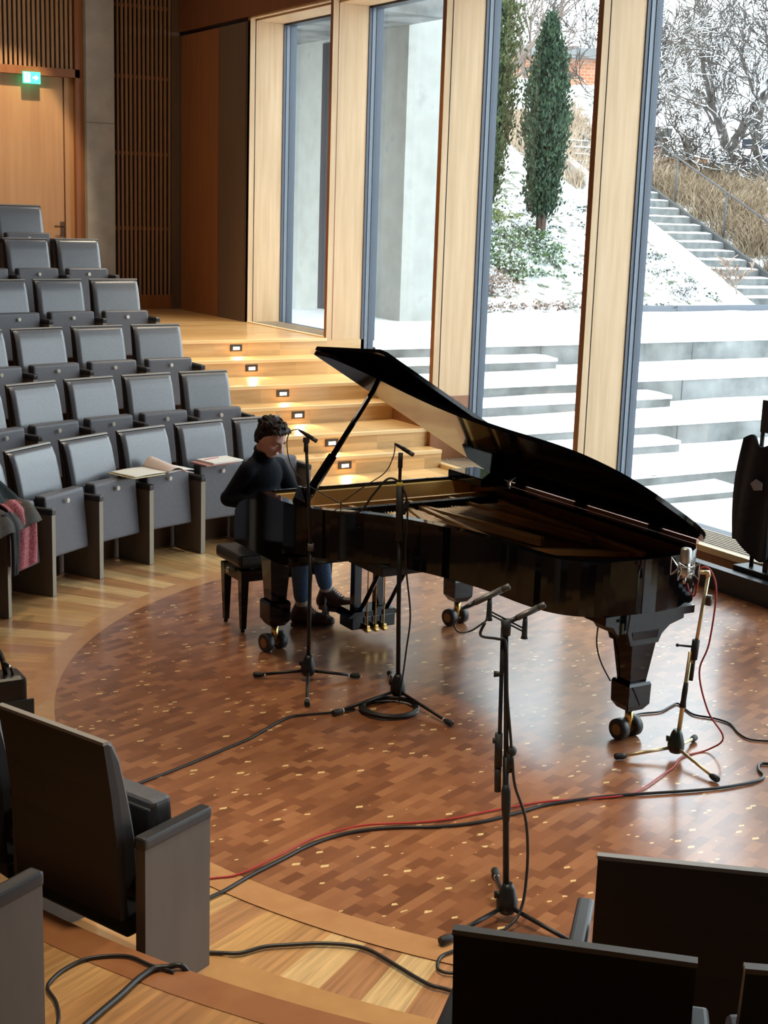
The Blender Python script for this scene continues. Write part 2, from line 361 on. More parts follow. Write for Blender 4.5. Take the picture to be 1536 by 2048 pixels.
# ------------------------------------------------------------------ walls and windows
XW = 7.5; ZT = 4.77
wl = stE('wall_right', 'window wall of pale oak fins')
mb = MB(); mb.box((7.5, 16.16, 1.21), (7.9, 18.4, ZT)); mb.build('wall_body', veneer_taupe, wl)
mb = MB(); mb.box((7.485, 17.04, 1.21), (7.5, 18.25, ZT-.01)); mb.build('wall_panel', veneer, wl)
mb = MB(); mb.box((7.485, 16.24, 1.21), (7.5, 17.025, ZT-.01)); mb.build('wall_panel', veneer_taupe, wl)
mb = MB(); mb.box((7.48, -4, ZT+.045), (8.2, 18.4, 6.6)); mb.build('header', veneer_dk, wl)
mb = MB(); mb.box((7.48, -4, -.2), (8.2, .3, 5)); mb.build('wall_body', veneer, wl)
for a, b, z in WY:
    mb = MB(); mb.box((7.497, a-.07, 0), (8.06, b+.06 if z < 1 else b, z-.03)); mb.build('wainscot', veneer if z < 1 else oak_step, wl)
fins = [16.16]+[w[0] for w in WY]
for i, (a, b, z) in enumerate(WY):
    wn = stE('window_%d' % (i+1))
    # fin on the near side of this opening: thin oak-clad blade, its far face is this window's reveal
    y0 = a-.06 if i < 6 else a-.1
    zf = min(z, WY[i+1][2]) if i < 6 else z
    mb = MB(); mb.box((7.5, y0+.004, zf-.2), (7.94, a, ZT+.05)); mb.build('fin', veneer, wn)
    if i == 0: MB().box((7.5, 16.16, z-.03), (7.94, 16.22, ZT+.05)).build('fin', veneer, wn)
    # reveal boards facing the camera side: these lie on the far jamb (y=b)
    mb = MB(); mb.box((7.5, b-.008, z-.02), (7.565, b, ZT+.045)); mb.box((7.577, b-.008, z-.02), (7.94, b, ZT-.001)); mb.build('reveal', oak_rev, wn)
    MB().box((7.565, b-.004, z-.02), (7.577, b, ZT+.03)).build('shadow_gap', groove, wn)
    mb = MB(); mb.box((7.5, a, ZT+.02), (7.565, b, ZT+.05)); mb.box((7.577, a, ZT), (7.94, b, ZT+.05)); mb.build('lintel', oak_rev, wn)
    # aluminium frame
    mb = MB()
    for y, s in ((b, -1), (a, 1)):
        mb.box((7.94, min(y, y+s*.02), z-.05), (7.975, max(y, y+s*.02), ZT)); mb.box((8.02, min(y, y+s*.035), z-.05), (8.09, max(y, y+s*.035), ZT))
    mb.box((7.94, y0, z-.05), (8.12, a, ZT+.02)); mb.box((7.96, a, z-.06), (8.09, b, z-.02)); mb.box((7.96, a, ZT-.02), (8.09, b, ZT+.03)); mb.build('frame', alu, wn)
    if i == 0: MB().box((7.94, 16.16, z-.05), (8.12, 16.24, ZT)).build('frame', alu, wn)
    mb = MB(); mb.box((7.975, b-.028, z-.02), (8.02, b, ZT)); mb.box((7.975, a, z-.02), (8.02, a+.028, ZT)); mb.build('gasket', alu_lt, wn)
    MB().box((8.05, a+.02, z-.03), (8.056, b-.02, ZT)).build('glass_pane', glass, wn)
    # convector grille in the sill
    mb = MB()
    for k in range(9): mb.box((7.56+.042*k, a+.01, z-.02), (7.578+.042*k, b-.01, z-.002))
    mb.build('sill_grille', mat('grille slats', (.4, .33, .24), .4), wn)
    MB().box((7.555, a, z-.07), (7.95, b, z-.055)).build('grille_trough', mat('trough', (.12, .1, .08), .7), wn)
    MB().box((7.488, a-.02, z-.05), (7.552, b-.003, z), .004).build('sill_edge', oak_nose, wn)

# back wall
wb = stE('wall_back', 'back wall with slatted panels and concrete pillar')
MB().box((-6, 18.46, 0), (8, 18.8, 6.6)).build('wall_body', darkw, wb)
MB().box((6.17, 18.2, 1.21), (6.54, 18.5, 6.6)).build('concrete_pillar', concrete, wb)
MB().box((6.165, 18.196, 3.595), (6.545, 18.2, 3.6)).build('pillar_joint', mat('pillar joint', (.13, .12, .1), .9), wb)
MB().box((7.39, 18.36, 1.21), (7.5, 18.5, 6.6)).build('grey_corner_panel', veneer_taupe, wb)
mb = MB()
for k in range(14): x = 6.575+.0595*k; mb.box((x, 18.36, 1.4), (x+.028, 18.4, 6.6))
sl = mb.build('wood_slats', slat_w, wb)
mb = MB()
for z in (2.28, 3.25, 4.22, 5.1): mb.box((6.56, 18.395, z-.025), (7.39, 18.43, z+.02))
mb.box((6.55, 18.36, 1.21), (7.39, 18.44, 1.4)); mb.build('slat_rail', veneer, wb)
mb = MB()
for k in range(26): x = 4.58+.0595*k; mb.box((x, 18.34, 4.24), (x+.034, 18.38, 6.6))
mb.build('wood_slats', slat_w2, wb)
mb = MB(); mb.box((4.4, 18.3, 4.14), (6.12, 18.46, 4.24)); mb.box((6.06, 18.3, 1.21), (6.165, 18.46, 6.6)); mb.box((4.3, 18.3, 1.21), (4.6, 18.46, 4.14)); mb.build('door_frame', veneer, wb)
MB().box((-6, 18.35, 1.21), (4.4, 18.46, 6.6)).build('wall_panel', veneer, wb)
d1 = stE('door_1', 'tall veneered door under exit sign')
MB().box((4.6, 18.42, 1.215), (5.93, 18.46, 4.14)).box((5.945, 18.4, 1.215), (6.06, 18.46, 4.14)).build('door_leaf', door_w, d1)
MB().tube([(5.9, 18.42, 2.28), (5.9, 18.36, 2.28), (5.78, 18.36, 2.28)], .011).box((5.875, 18.405, 2.15), (5.925, 18.42, 2.34)).build('door_handle', mat('bronze handle', (.12, .07, .04), .35, metal=.7), d1)
hall_dk = mat('dark stained hall panelling', (.06, .03, .018), .6)
# the rest of the hall shell, out of view
st('wall_left', MB().box((-6.2, -4, 0), (-6, 18.4, 6.6)), hall_dk)
st('wall_front', MB().box((-6, -4.2, 0), (7.5, -4, 6.6)), hall_dk)
st('ceiling', MB().box((-6.2, -4.2, 6.6), (8.2, 18.8, 6.8)), hall_dk)
mb = MB()
for x, y in ((5.55, 17.6), (6.5, 14.8), (6.5, 12.4), (4.0, 11.6), (2.2, 3.2)):
    pass

# exit sign
t = thing('exit_sign', 'small green and white running-man exit sign above the door', 'exit sign', (5.49, 18.28, 4.1))
MB().box((-.11, -.015, -.07), (.11, .015, .07), .004).build('sign_box', mat('exit green', (.02, .45, .25), .4, emis=(.05, .85, .45), es=1.6), t)
mb = MB(); mb.box((-.1, -.018, -.058), (-.02, -.0155, .058)); mb.build('white_panel', mat('exit white', (.8, .9, .85), .4, emis=(.8, 1, .9), es=1.6), t)
mb = MB(); mb.ball((-.055, -.019, .036), .011, 1, .2, 1, 8); mb.tube([(-.055, -.019, .02), (-.062, -.019, -.008), (-.045, -.019, -.025), (-.05, -.019, -.048)], .005, 5); mb.tube([(-.062, -.019, -.008), (-.08, -.019, -.035)], .005, 5); mb.tube([(-.075, -.019, .005), (-.055, -.019, .018), (-.035, -.019, .004)], .004, 5)
mb.build('running_figure', mat('exit green'+'', (.02, .45, .25)), t)
mb = MB(); mb.prism([(.01, -.012), (.045, -.012), (.045, -.035), (.09, 0), (.045, .035), (.045, .012), (.01, .012)], -.019, -.0155, 'y'); mb.build('arrow', MATS['exit white'], t)

# ------------------------------------------------------------------ chairs
CW = .5
def chair_parts():
    """prototype with parts; local +y points away from the stage, origin on the floor below the arm fronts, centred between arms"""
    t = thing('auditorium_seat', 'x', 'auditorium seat')
    w = .235
    prof = [(.345, .44), (.352, .6), (.375, .75), (.41, .895), (.43, .9)]        # shell front line (y,z)
    # shell
    poly = [(.335, .3), (.345, .44), (.352, .6), (.372, .76), (.41, .935), (.435, .94), (.405, .76), (.385, .6), (.378, .44), (.368, .3)]
    sh = MB().prism(poly, -w-.008, w+.008, 'x').build('back_shell', shell, t)
    # top strip
    MB().prism([(.409, .941), (.414, .951), (.439, .951), (.439, .94)], -w-.01, w+.01, 'x').build('top_rail', mat('taupe rail', (.3, .27, .24), .35), t)
    # pad: concave front profile, cushion grid
    pf = [(.4, .935), (.373, .925), (.342, .86), (.317, .76), (.293, .65), (.275, .55), (.27, .44), (.3, .4)]
    pb = [(.41, .935), (.405, .925), (.392, .86), (.375, .76), (.36, .65), (.352, .55), (.346, .44), (.345, .4)]
    def fr(u, v):
        x = (u*2-1)*w; i = v*(len(pf)-1); k = min(int(i), len(pf)-2); f = i-k
        y = pf[k][0]*(1-f)+pf[k+1][0]*f; z = pf[k][1]*(1-f)+pf[k+1][1]*f
        yb = pb[k][0]*(1-f)+pb[k+1][0]*f; e = max(0, abs(u*2-1)-.93)/.07
        y = y+.022*e**2.5
        return (x, y, z)
    mb = MB(); mb.grid(fr, 24, 21)
    for sx in (-1, 1):
        mb.b.faces.new([mb.b.verts.new(Vector((sx*w, p[0]+.022, p[1]))) for p in pf] + [mb.b.verts.new(Vector((sx*w, p[0], p[1]))) for p in pb[::-1]]).material_index = 1  # pad sides in darker leather, their shade put into the colour
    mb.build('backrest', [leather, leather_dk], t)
    # folded seat, upright between the arms
    mb = MB(); mb.box((-.222, .09, .235), (.222, .185, .665), .022, seg=3)
    for v in mb.b.verts: v.co.y += (.45-v.co.z)*-.09
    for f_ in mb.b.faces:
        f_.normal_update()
        if abs(f_.normal.x) > .8: f_.material_index = 1  # seat sides darkened by colour to stand in for shade
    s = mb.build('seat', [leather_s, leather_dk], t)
    mb = MB(); mb.box((-.212, .15, .25), (.212, .2, .64), .01)
    for v in mb.b.verts: v.co.y += (.45-v.co.z)*-.09
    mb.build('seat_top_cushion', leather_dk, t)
    q = MB(); q.tube([(0, .071+.012, .607), (0, .066+.012, .607)], [.018, .016], 16); q.tube([(0, .0665+.012, .607), (0, .064+.012, .607)], .008, 8); q.build('number_disc', mat('pale number disc', (.62, .58, .5), .3, metal=.4), t)
    MB().box((-.235, .2, .22), (.235, .33, .28), .01).build('hinge_beam', blackm, t)
    return t
def arm_part(t, x, rz=0):
    mb = MB(); mb.box((-.021, .0, 0), (.021, .33, .575)); 
    for f in mb.b.faces:
        if f.calc_center_median().y < .01: f.material_index = 1
    a = mb.build('arm_panel', [bronze, bronze_lt], t); a.location = (x, 0, 0); a.rotation_euler.z = rz
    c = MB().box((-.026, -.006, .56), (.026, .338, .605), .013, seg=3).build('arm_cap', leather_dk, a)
    return a
proto = chair_parts(); protoA = arm_part(proto, -.27); protoA2 = arm_part(proto, .27)
used_proto = False
def place_seat(k, aL, aR, label, both=False, arms=(True, False), grp='grey leather seats around the stage', dr=0):
    """aL, aR: polar angles of its two arm panels; faces the centre"""
    global used_proto
    r = RA[k]+dr; am = R((aL+aR)/2)
    half = r*math.sin(abs(R(aL-aR))/2)
    o = copy_tree(proto)
    rr = r*math.cos(R(aL-aR)/2)
    o.location = (CX+rr*math.cos(am), CY+rr*math.sin(am), ZR[k]); o.rotation_euler = (0, 0, am-math.pi/2)
    o['label'] = label; o['group'] = grp
    arms_ = [c for c in bpy.data.objects if c.parent == o and c.name.startswith('arm_panel')]
    arms_.sort(key=lambda c: c.location.x)
    da = (R(abs(aL-aR)))/2
    # local -x is the clockwise side seen from above; +x points to the larger polar angle's opposite
    for c, s in zip(arms_, (-1, 1)):
        c.location.x = s*half; c.rotation_euler.z = -s*da
        keep = arms[0] if s == -1 else arms[1]
        if not keep:
            for g in [x for x in bpy.data.objects if x.parent == c]: bpy.data.objects.remove(g)
            bpy.data.objects.remove(c)
    sc = (half*2)/.54
    if abs(sc-1) > .02:
        for c in [x for x in bpy.data.objects if x.parent == o]:
            if not c.name.startswith('arm'): c.scale.x = sc
    return o
# rows across the stage; angles of arm panels, aisle end first
ROWS = {0: [92.1, 99.2, 106.4, 113.8, 121.4, 129.1, 137.2, 145.2],
        1: [92.1, 97.95, 103.9, 109.9, 115.95, 121.9, 127.9],
        2: [92.1, 97.3, 102.65, 108.0, 113.3],
        3: [92.15, 96.65, 101.15, 105.65],
        4: [92.25, 96.0, 99.75, 103.5],
        5: [93.8, 97.55, 101.3]}
for k, an in ROWS.items():
    for i in range(len(an)-1):
        lab = 'grey leather folding seat, %s from the aisle stair in the %s row across the stage' % (ORD[i], ['front', 'second', 'third', 'fourth', 'fifth', 'top'][k])
        # seats own the arm on their far-from-aisle side; the aisle seat owns both
        place_seat(k, an[i], an[i+1], lab, arms=(i == len(an)-2 or True, False) if i else (True, True))
# near side
place_seat(0, 206.6, 198.0, 'dark-backed seat at front left seen from behind with bronze end panel', arms=(True, True), grp='seats seen from behind', dr=-.07)
place_seat(0, 198.0, 190.0, 'dark seat back cut by the left edge beside the front left end seat', arms=(False, True), grp='seats seen from behind', dr=-.07)
place_seat(1, 210.0, 204.1, 'seat whose bronze end panel shows at the lower left edge', arms=(True, True), grp='seats seen from behind')
place_seat(0, 234.1, 226.5, 'black seat back at lower right, upper one with armrest toward the stage', arms=(True, True), grp='seats seen from behind')
place_seat(0, 241.7, 234.1, 'front row seat beyond the right edge beside the upper black seat back', arms=(True, False), grp='seats seen from behind')
place_seat(1, 230.3, 224.2, 'large black seat back at bottom right centre, nearest to the camera', arms=(True, True), grp='seats seen from behind')
place_seat(1, 236.4, 230.3, 'black seat back just entering the picture at the bottom right corner', arms=(True, False), grp='seats seen from behind')
for c in [x for x in bpy.data.objects if x.parent == protoA or x.parent == protoA2]: bpy.data.objects.remove(c)
for c in [x for x in bpy.data.objects if x.parent == proto]: bpy.data.objects.remove(c)
bpy.data.objects.remove(proto)

# ------------------------------------------------------------------ grand piano
pn = thing('grand_piano', 'black concert grand piano with its lid raised on the round parquet stage', 'piano', (4.35, 6.5, 0))
def pp(mb, name, m, parent=None): return local(mb.build(name, m), pn) if parent is None else sub(mb.build(name, m), parent)
def sub(o, par): o.parent = par; o.matrix_parent_inverse = par.matrix_world.inverted() if False else Matrix.Translation(pn.location).inverted() @ Matrix.Identity(4); return o
HX = 5.12
outer0 = [(3.585, 7.5), (3.585, 7.2), (3.62, 7.03), (3.72, 6.88), (3.86, 6.74), (3.98, 6.57), (4.06, 6.39), (4.11, 6.22), (4.15, 6.03), (4.17, 5.85), (4.18, 5.67), (4.21, 5.5), (4.28, 5.38), (4.4, 5.3), (4.55, 5.272), (4.72, 5.265), (4.88, 5.28), (5.0, 5.32), (5.09, 5.4), (5.12, 5.52), (5.12, 6.0), (5.12, 6.6), (5.12, 7.5)]
outer = [outer0[0]]+[tuple(p[:2]) for p in smooth_path([(x, y, 0) for x, y in outer0[1:21]], 4)]+outer0[21:]
def offset(poly, d):
    out = []; n = len(poly)
    for i, p in enumerate(poly):
        a = Vector(poly[max(i-1, 0)]); b = Vector(poly[min(i+1, n-1)]); t = (b-a).normalized(); nn = Vector((-t.y, t.x))
        out.append((p[0]+nn.x*d, p[1]+nn.y*d))
    return out
inner = offset(outer, .06)
if abs(inner[40][0]-4.6) > abs(outer[40][0]-4.6): inner = offset(outer, -.06)
def wallstrip(mb, P, Q, z0, z1):
    for i in range(len(P)-1):
        mb.quad((*P[i], z0), (*P[i+1], z0), (*P[i+1], z1), (*P[i], z1)).quad((*Q[i], z0), (*Q[i+1], z0), (*Q[i+1], z1), (*Q[i], z1))
        mb.quad((*P[i], z1), (*P[i+1], z1), (*Q[i+1], z1), (*Q[i], z1)).quad((*P[i], z0), (*P[i+1], z0), (*Q[i+1], z0), (*Q[i], z0))
mb = MB(); wallstrip(mb, outer, inner, .7, .98); bmesh.ops.remove_doubles(mb.b, verts=mb.b.verts, dist=.0005)
rim = mb.build('rim', black); local(rim, pn)
for p in rim.data.polygons: p.use_smooth = False
# inner rim veneer
in2 = offset(outer, .061) if inner == offset(outer, .06) else offset(outer, -.061)
mb = MB()
for i in range(len(in2)-1): mb.quad((*in2[i], .82), (*in2[i+1], .82), (*in2[i+1], .955), (*in2[i], .955))
pp(mb, 'inner_rim', wood('inner rim veneer', (.3, .13, .05), (.4, .18, .07), (3, 3, 3), .3, coat=.3))
mb = MB(); mb.prism(in2+[], .8, .82, 'z'); pp(mb, 'soundboard', wood('soundboard spruce', (.23, .1, .045), (.3, .14, .06), (9, .8, 3), .4, coat=.2))
# front: cheeks, key bed, pinblock, name rail
for x0, x1, y0 in ((3.58, 3.66, 7.2), (5.04, 5.125, 7.1)):
    mb = MB(); mb.prism([(y0, .6), (7.86, .6), (7.87, .7), (7.86, .80), (7.8, .86), (7.7, .9), (7.6, .955), (7.5, .98), (7.5, .7), (y0, .7)], x0, x1, 'x'); pp(mb, 'cheek', black)
mb = MB(); mb.box((3.6, 7.15, .595), (5.1, 7.84, .66), .008); pp(mb, 'key_bed', black)
mb = MB(); mb.box((3.66, 7.49, .72), (5.04, 7.515, .985), .004); pp(mb, 'name_rail', black)
mb = MB(); mb.box((3.66, 7.50, .66), (5.04, 7.62, .86), .01); pp(mb, 'fallboard', black)
mb = MB()
for k in range(52): mb.box((3.70+.0252*k, 7.62, .715), (3.7242+.0252*k, 7.775, .735), .001)
pp(mb, 'white_keys', mat('ivory keys', (.8, .78, .72), .3))
mb = MB()
for k in range(51):
    if k % 7 not in (1, 4): mb.box((3.7185+.0252*k, 7.62, .735), (3.7305+.0252*k, 7.715, .748), .001)
pp(mb, 'black_keys', black)
mb = MB(); mb.box((3.66, 7.78, .66), (5.04, 7.82, .72), .005); pp(mb, 'key_slip', black)
# iron plate and struts
gold = mat('bronzed iron plate', (.8, .5, .2), .42, metal=.5)
gold2 = wood('gilt inner board', (.8, .52, .18), (.86, .6, .24), (3, 3, 3), .35, coat=.4)
mb = MB(); mb.box((3.66, 7.455, .84), (5.05, 7.489, .965)); pp(mb, 'action_board', gold2)
mb = MB(); mb.prism([(3.66, 7.22), (3.66, 7.1), (3.8, 7.0), (4.3, 6.98), (5.05, 7.0), (5.05, 7.22)], .865, .885, 'z')
mb.box((3.66, 7.2, .885), (5.05, 7.225, .935))
pp(mb, 'iron_plate', gold)
mb = MB()
def bar(mb, a, b, w, h):
    a, b = Vector(a), Vector(b); d = (b-a).normalized(); n = Vector((-d.y, d.x, 0)).normalized()*w/2; u = Vector((0, 0, h))
    P = [a-n, a+n, b+n, b-n]; Q = [p+u for p in P]
    mb.quad(*P).quad(*Q)
    for i in range(4): mb.quad(P[i], P[(i+1) % 4], Q[(i+1) % 4], Q[i])
for a, b in (((4.02, 7.2, .875), (4.1, 6.62, .865)), ((4.38, 7.2, .875), (4.22, 6.62, .865)), ((4.4, 7.2, .875), (4.62, 6.1, .865)), ((4.42, 7.2, .875), (4.3, 5.62, .865)), ((4.72, 7.2, .875), (4.9, 6.0, .865)), ((4.98, 7.2, .875), (4.92, 5.6, .865))):
    bar(mb, a, b, .03, .05)
bar(mb, (4.2, 6.1, .87), (4.9, 5.7, .87), .04, .03); bar(mb, (4.28, 5.62, .86), (4.95, 5.52, .86), .07, .03)
pp(mb, 'plate_strut', gold)
mb = MB(); mb.prism([(4.25, 6.2), (4.35, 5.55), (4.9, 5.45), (5.0, 5.6), (4.95, 6.0), (4.6, 6.6), (4.28, 6.9), (4.15, 6.7)], .84, .855, 'z'); pp(mb, 'bridge_plate', mat('plate web', (.3, .15, .06), .35, metal=.5))
mb = MB()
for k in range(70):
    x = 3.72+1.3*k/69; ye = 6.75-.0-(x-3.72)*1.0
    mb.tube([(x, 7.1, .905), (min(x+.12, 5.0), max(ye, 5.5), .9)], .0012, 3, cap=False)
pp(mb, 'strings', mat('steel strings', (.45, .38, .3), .3, metal=1))
mb = MB()
for k in range(60): x = 3.72+1.25*k/59; mb.box((x, 7.02, .9), (x+.012, 7.07, .945))
pp(mb, 'dampers', blackm)
mb = MB()
for k in range(120): x = 3.7+1.32*k/119; mb.tube([(x, 7.14+.03*(k % 3), .885), (x, 7.14+.03*(k % 3), .915)], .004, 5)
pp(mb, 'tuning_pins', chrome)
# far end block of the case and the hinge line
mb = MB(); mb.box((4.9, 7.12, .98), (5.12, 7.5, 1.035), .008); pp(mb, 'lid_block', black)
mb = MB(); mb.box((HX-.012, 5.42, .982), (HX+.006, 7.1, 1.004)); pp(mb, 'hinge_strip', mat('rose brass hinge', (.75, .45, .36), .3, metal=.8))
mb = MB()
for y in (7.0, 6.4, 5.75): mb.box((HX-.025, y-.045, .985), (HX+.012, y+.045, 1.012), .004)
pp(mb, 'hinge_knuckle', blackm)
# lid
TH = R(31.5)
def LP(u, y, n=0): return Vector((HX-u*math.cos(TH)+n*math.sin(TH), y, 1.005+u*math.sin(TH)+n*math.cos(TH)))
lidc = [(0, 7.28), (1.545, 7.28), (1.545, 7.1), (1.50, 6.98), (1.40, 6.83), (1.27, 6.7), (1.16, 6.56), (1.08, 6.4), (1.02, 6.2), (.985, 6.0), (.965, 5.8), (.94, 5.62), (.88, 5.46), (.76, 5.33), (.6, 5.265), (.42, 5.25), (.24, 5.255), (.1, 5.3), (.0, 5.38)]
core = smooth_path([(a, b, 0) for a, b in lidc[2:]], 3); lidc = lidc[:2]+[(p.x, p.y) for p in core]
def slab(mb, poly, n0, n1):
    A = [mb.b.verts.new(LP(u, y, n0)) for u, y in poly]; B = [mb.b.verts.new(LP(u, y, n1)) for u, y in poly]
    mb.b.faces.new(A); mb.b.faces.new(B[::-1])
    for i in range(len(poly)): j = (i+1) % len(poly); mb.b.faces.new((A[i], A[j], B[j], B[i]))
mb = MB(); slab(mb, lidc, 0, .024); pp(mb, 'lid', black)
mb = MB(); fp = [(.0, 7.285), (1.55, 7.285), (1.55, 6.61), (1.52, 6.58), (.0, 6.58)]; nf = lambda y: .028+.06*(7.285-y)/.7
A = [mb.b.verts.new(LP(a, b, nf(b))) for a, b in fp]; B = [mb.b.verts.new(LP(a, b, nf(b)+.022)) for a, b in fp]
mb.b.faces.new(A); mb.b.faces.new(B[::-1])
for i in range(5): mb.b.faces.new((A[i], A[(i+1) % 5], B[(i+1) % 5], B[i]))
pp(mb, 'front_lid_flap', black)
mb = MB()
for u in (.25, .8, 1.35): mb.tube([LP(u-.05, 7.29, .025), LP(u+.05, 7.29, .025)], .012, 8)
pp(mb, 'flap_hinge', brass)
# lid prop
foot = Vector((3.66, 7.1, .985)); top = LP(1.13, 7.2)
mid = foot.lerp(top, .42)
mb = MB(); mb.tube([foot, mid], [.03, .026], 6); mb.tube([mid, top], [.017, .015], 6)
mb.prism([(7.02, .975), (7.2, .975), (7.13, 1.08), (7.09, 1.08)], 3.64, 3.655, 'x')
pp(mb, 'lid_prop', black)
# legs
def piano_leg(x, y, ztop, tw, bw, wheelrot, name='leg'):
    mb = MB()
    def ring(z, w): return [Vector((x+sx*w, y+sy*w, z)) for sx, sy in ((-1, -1), (1, -1), (1, 1), (-1, 1))]
    lv = [(ztop, tw), (.32, bw), (.32, bw+.014), (.305, bw+.02), (.2, bw+.018), (.165, bw-.005)]
    rs_ = [[mb.b.verts.new(p) for p in ring(z, w)] for z, w in lv]
    for a, b in zip(rs_, rs_[1:]):
        for i in range(4): mb.b.faces.new((a[i], a[(i+1) % 4], b[(i+1) % 4], b[i]))
    mb.b.faces.new(rs_[0]); mb.b.faces.new(rs_[-1])
    lg = pp(mb, name, black)
    c = Vector((math.cos(wheelrot), math.sin(wheelrot), 0)); p = Vector((-c.y, c.x, 0))
    mb = MB(); mb.tube([(x, y, .17), (x, y, .06)], .022, 12); mb.tube([Vector((x, y, .06))-c*.05, Vector((x, y, .06))+c*.05], .012, 8)
    k = mb.build('caster_fork', brass); sub(k, lg); k.matrix_parent_inverse = Matrix.Identity(4)
    for s in (-1, 1):
        q = Vector((x, y, .056))+p*.015+c*s*.05
        mb = MB(); mb.tube([q-c*.024, q-c*.02, q+c*.02, q+c*.024], [.05, .056, .056, .05], 20)
        k = mb.build('caster_wheel', [mat('caster rubber', (.03, .032, .032), .45)]); sub(k, lg); k.matrix_parent_inverse = Matrix.Identity(4)
        mb = MB(); mb.tube([q-c*.0255, q+c*.0255], .03, 14); k = mb.build('caster_hub', mat('caster hub', (.35, .22, .1), .4, metal=.7)); sub(k, lg); k.matrix_parent_inverse = Matrix.Identity(4)
    return lg
piano_leg(3.67, 7.46, .6, .068, .05, R(12))
piano_leg(4.99, 7.46, .6, .068, .05, R(12))
piano_leg(4.68, 5.36, .6, .085, .052, R(8))
# tail leg brackets
mb = MB(); mb.prism([(4.42, .7), (4.42, .655), (4.47, .64), (4.5, .6), (4.565, .6), (4.59, .53), (4.77, .53), (4.79, .575), (4.84, .615), (4.93, .64), (4.93, .66), (5.0, .66), (5.0, .7)], 5.28, 5.45, 'y'); pp(mb, 'leg_bracket', black)
mb = MB(); mb.box((4.5, 5.45, .62), (4.9, 5.9, .7), .01); mb.box((3.9, 6.6, .64), (4.9, 7.2, .7), .01); mb.box((4.3, 5.9, .66), (4.9, 6.6, .7)); pp(mb, 'under_frame', blackm)
# lyre
mb = MB()
for x in (4.235, 4.395): mb.box((x-.027, 7.45, .2), (x+.027, 7.5, .62), .004)
mb.box((4.16, 7.38, .085), (4.47, 7.54, .165), .006); mb.prism([(4.13, .165), (4.5, .165), (4.46, .2), (4.17, .2)], 7.37, 7.55, 'y')
ly = pp(mb, 'pedal_lyre', black)
def subp(mb, name, m, par): k = mb.build(name, m); k.parent = par; return k
mb = MB()
for x in (4.22, 4.41): mb.tube([(x, 7.4, .18), (x+.02, 7.08, .66)], .014, 8)
subp(mb, 'lyre_brace', black, ly)
mb = MB()
for x in (4.255, 4.315, 4.375): mb.tube([(x, 7.36, .085), (x, 7.36, .62)], .0045, 6)
subp(mb, 'pedal_rod', brass, ly)
for x in (4.255, 4.315, 4.375):
    mb = MB(); mb.box((x-.014, 7.33, .075), (x+.014, 7.65, .09), .004); mb.ball((x, 7.65, .083), .022, 1, 1.4, .35, 10); mb.box((x-.012, 7.34, .07), (x+.012, 7.39, .115), .004); subp(mb, 'pedal', brass, ly)

# ------------------------------------------------------------------ piano bench
bn = thing('piano_bench', 'black piano bench with thick leather cushion under the pianist', 'bench', (3.97, 8.02, 0))
L = bn.location
mb = MB(); mb.box((3.6, 7.83, .43), (4.3, 8.2, .51), .025, seg=3); local(mb.build('cushion', mat('black bench leather', (.02, .019, .018), .35)), bn)
mb = MB(); mb.box((3.63, 7.86, .33), (4.27, 8.17, .4), .004); local(mb.build('apron', black), bn)
mb = MB(); mb.tube([(3.72, 7.9, .4), (4.18, 8.12, .435)], .01, 6).tube([(3.72, 8.12, .4), (4.18, 7.9, .435)], .01, 6); mb.ball((3.6, 8.0, .385), .02, .6, 1, 1, 10); local(mb.build('height_mechanism', nickel), bn)
for x in (3.655, 4.245):
    for y in (7.885, 8.145):
        mb = MB(); 
        for z0, z1, w0, w1 in ((.02, .4, .016, .028),):
            P = [Vector((x+sx*w0, y+sy*w0, z0)) for sx, sy in ((-1, -1), (1, -1), (1, 1), (-1, 1))]; Q = [Vector((x+sx*w1, y+sy*w1, z1)) for sx, sy in ((-1, -1), (1, -1), (1, 1), (-1, 1))]
            mb.quad(*P[::-1]).quad(*Q)
            for i in range(4): mb.quad(P[i], P[(i+1) % 4], Q[(i+1) % 4], Q[i])
        mb.tube([(x, y, 0), (x, y, .03)], .014, 10); local(mb.build('leg', black), bn)

# ------------------------------------------------------------------ pianist
ps = thing('pianist', 'dark-haired person in navy shirt and brown boots playing the grand piano', 'person', (3.92, 8.1, 0))
skin = mat('skin', (.76, .44, .35), .48); skin.node_tree.nodes['Principled BSDF'].inputs['Subsurface Weight'].default_value = .05
shirt_m = noisy('navy shirt', [(.3, (.004, .006, .011)), (.7, (.007, .009, .015))], 30, .9, spec=.2)
jeans_m = noisy('blue jeans', [(.3, (.05, .11, .22)), (.7, (.08, .17, .32))], 60, .85)
hair_m = noisy('dark hair', [(.35, (.008, .003, .0025)), (.65, (.022, .010, .007))], 40, .6, spec=.25, sc=(1, 1, .3))
boot_m = mat('brown boot leather', (.06, .028, .02), .45)
hd = Vector((3.905, 8.03, 1.202))
def cap(mb, a, b, ra, rb, seg=14):
    a, b = Vector(a), Vector(b); mb.tube([a, b], [ra, rb], seg); mb.ball(a, ra, seg=seg); mb.ball(b, rb, seg=seg)
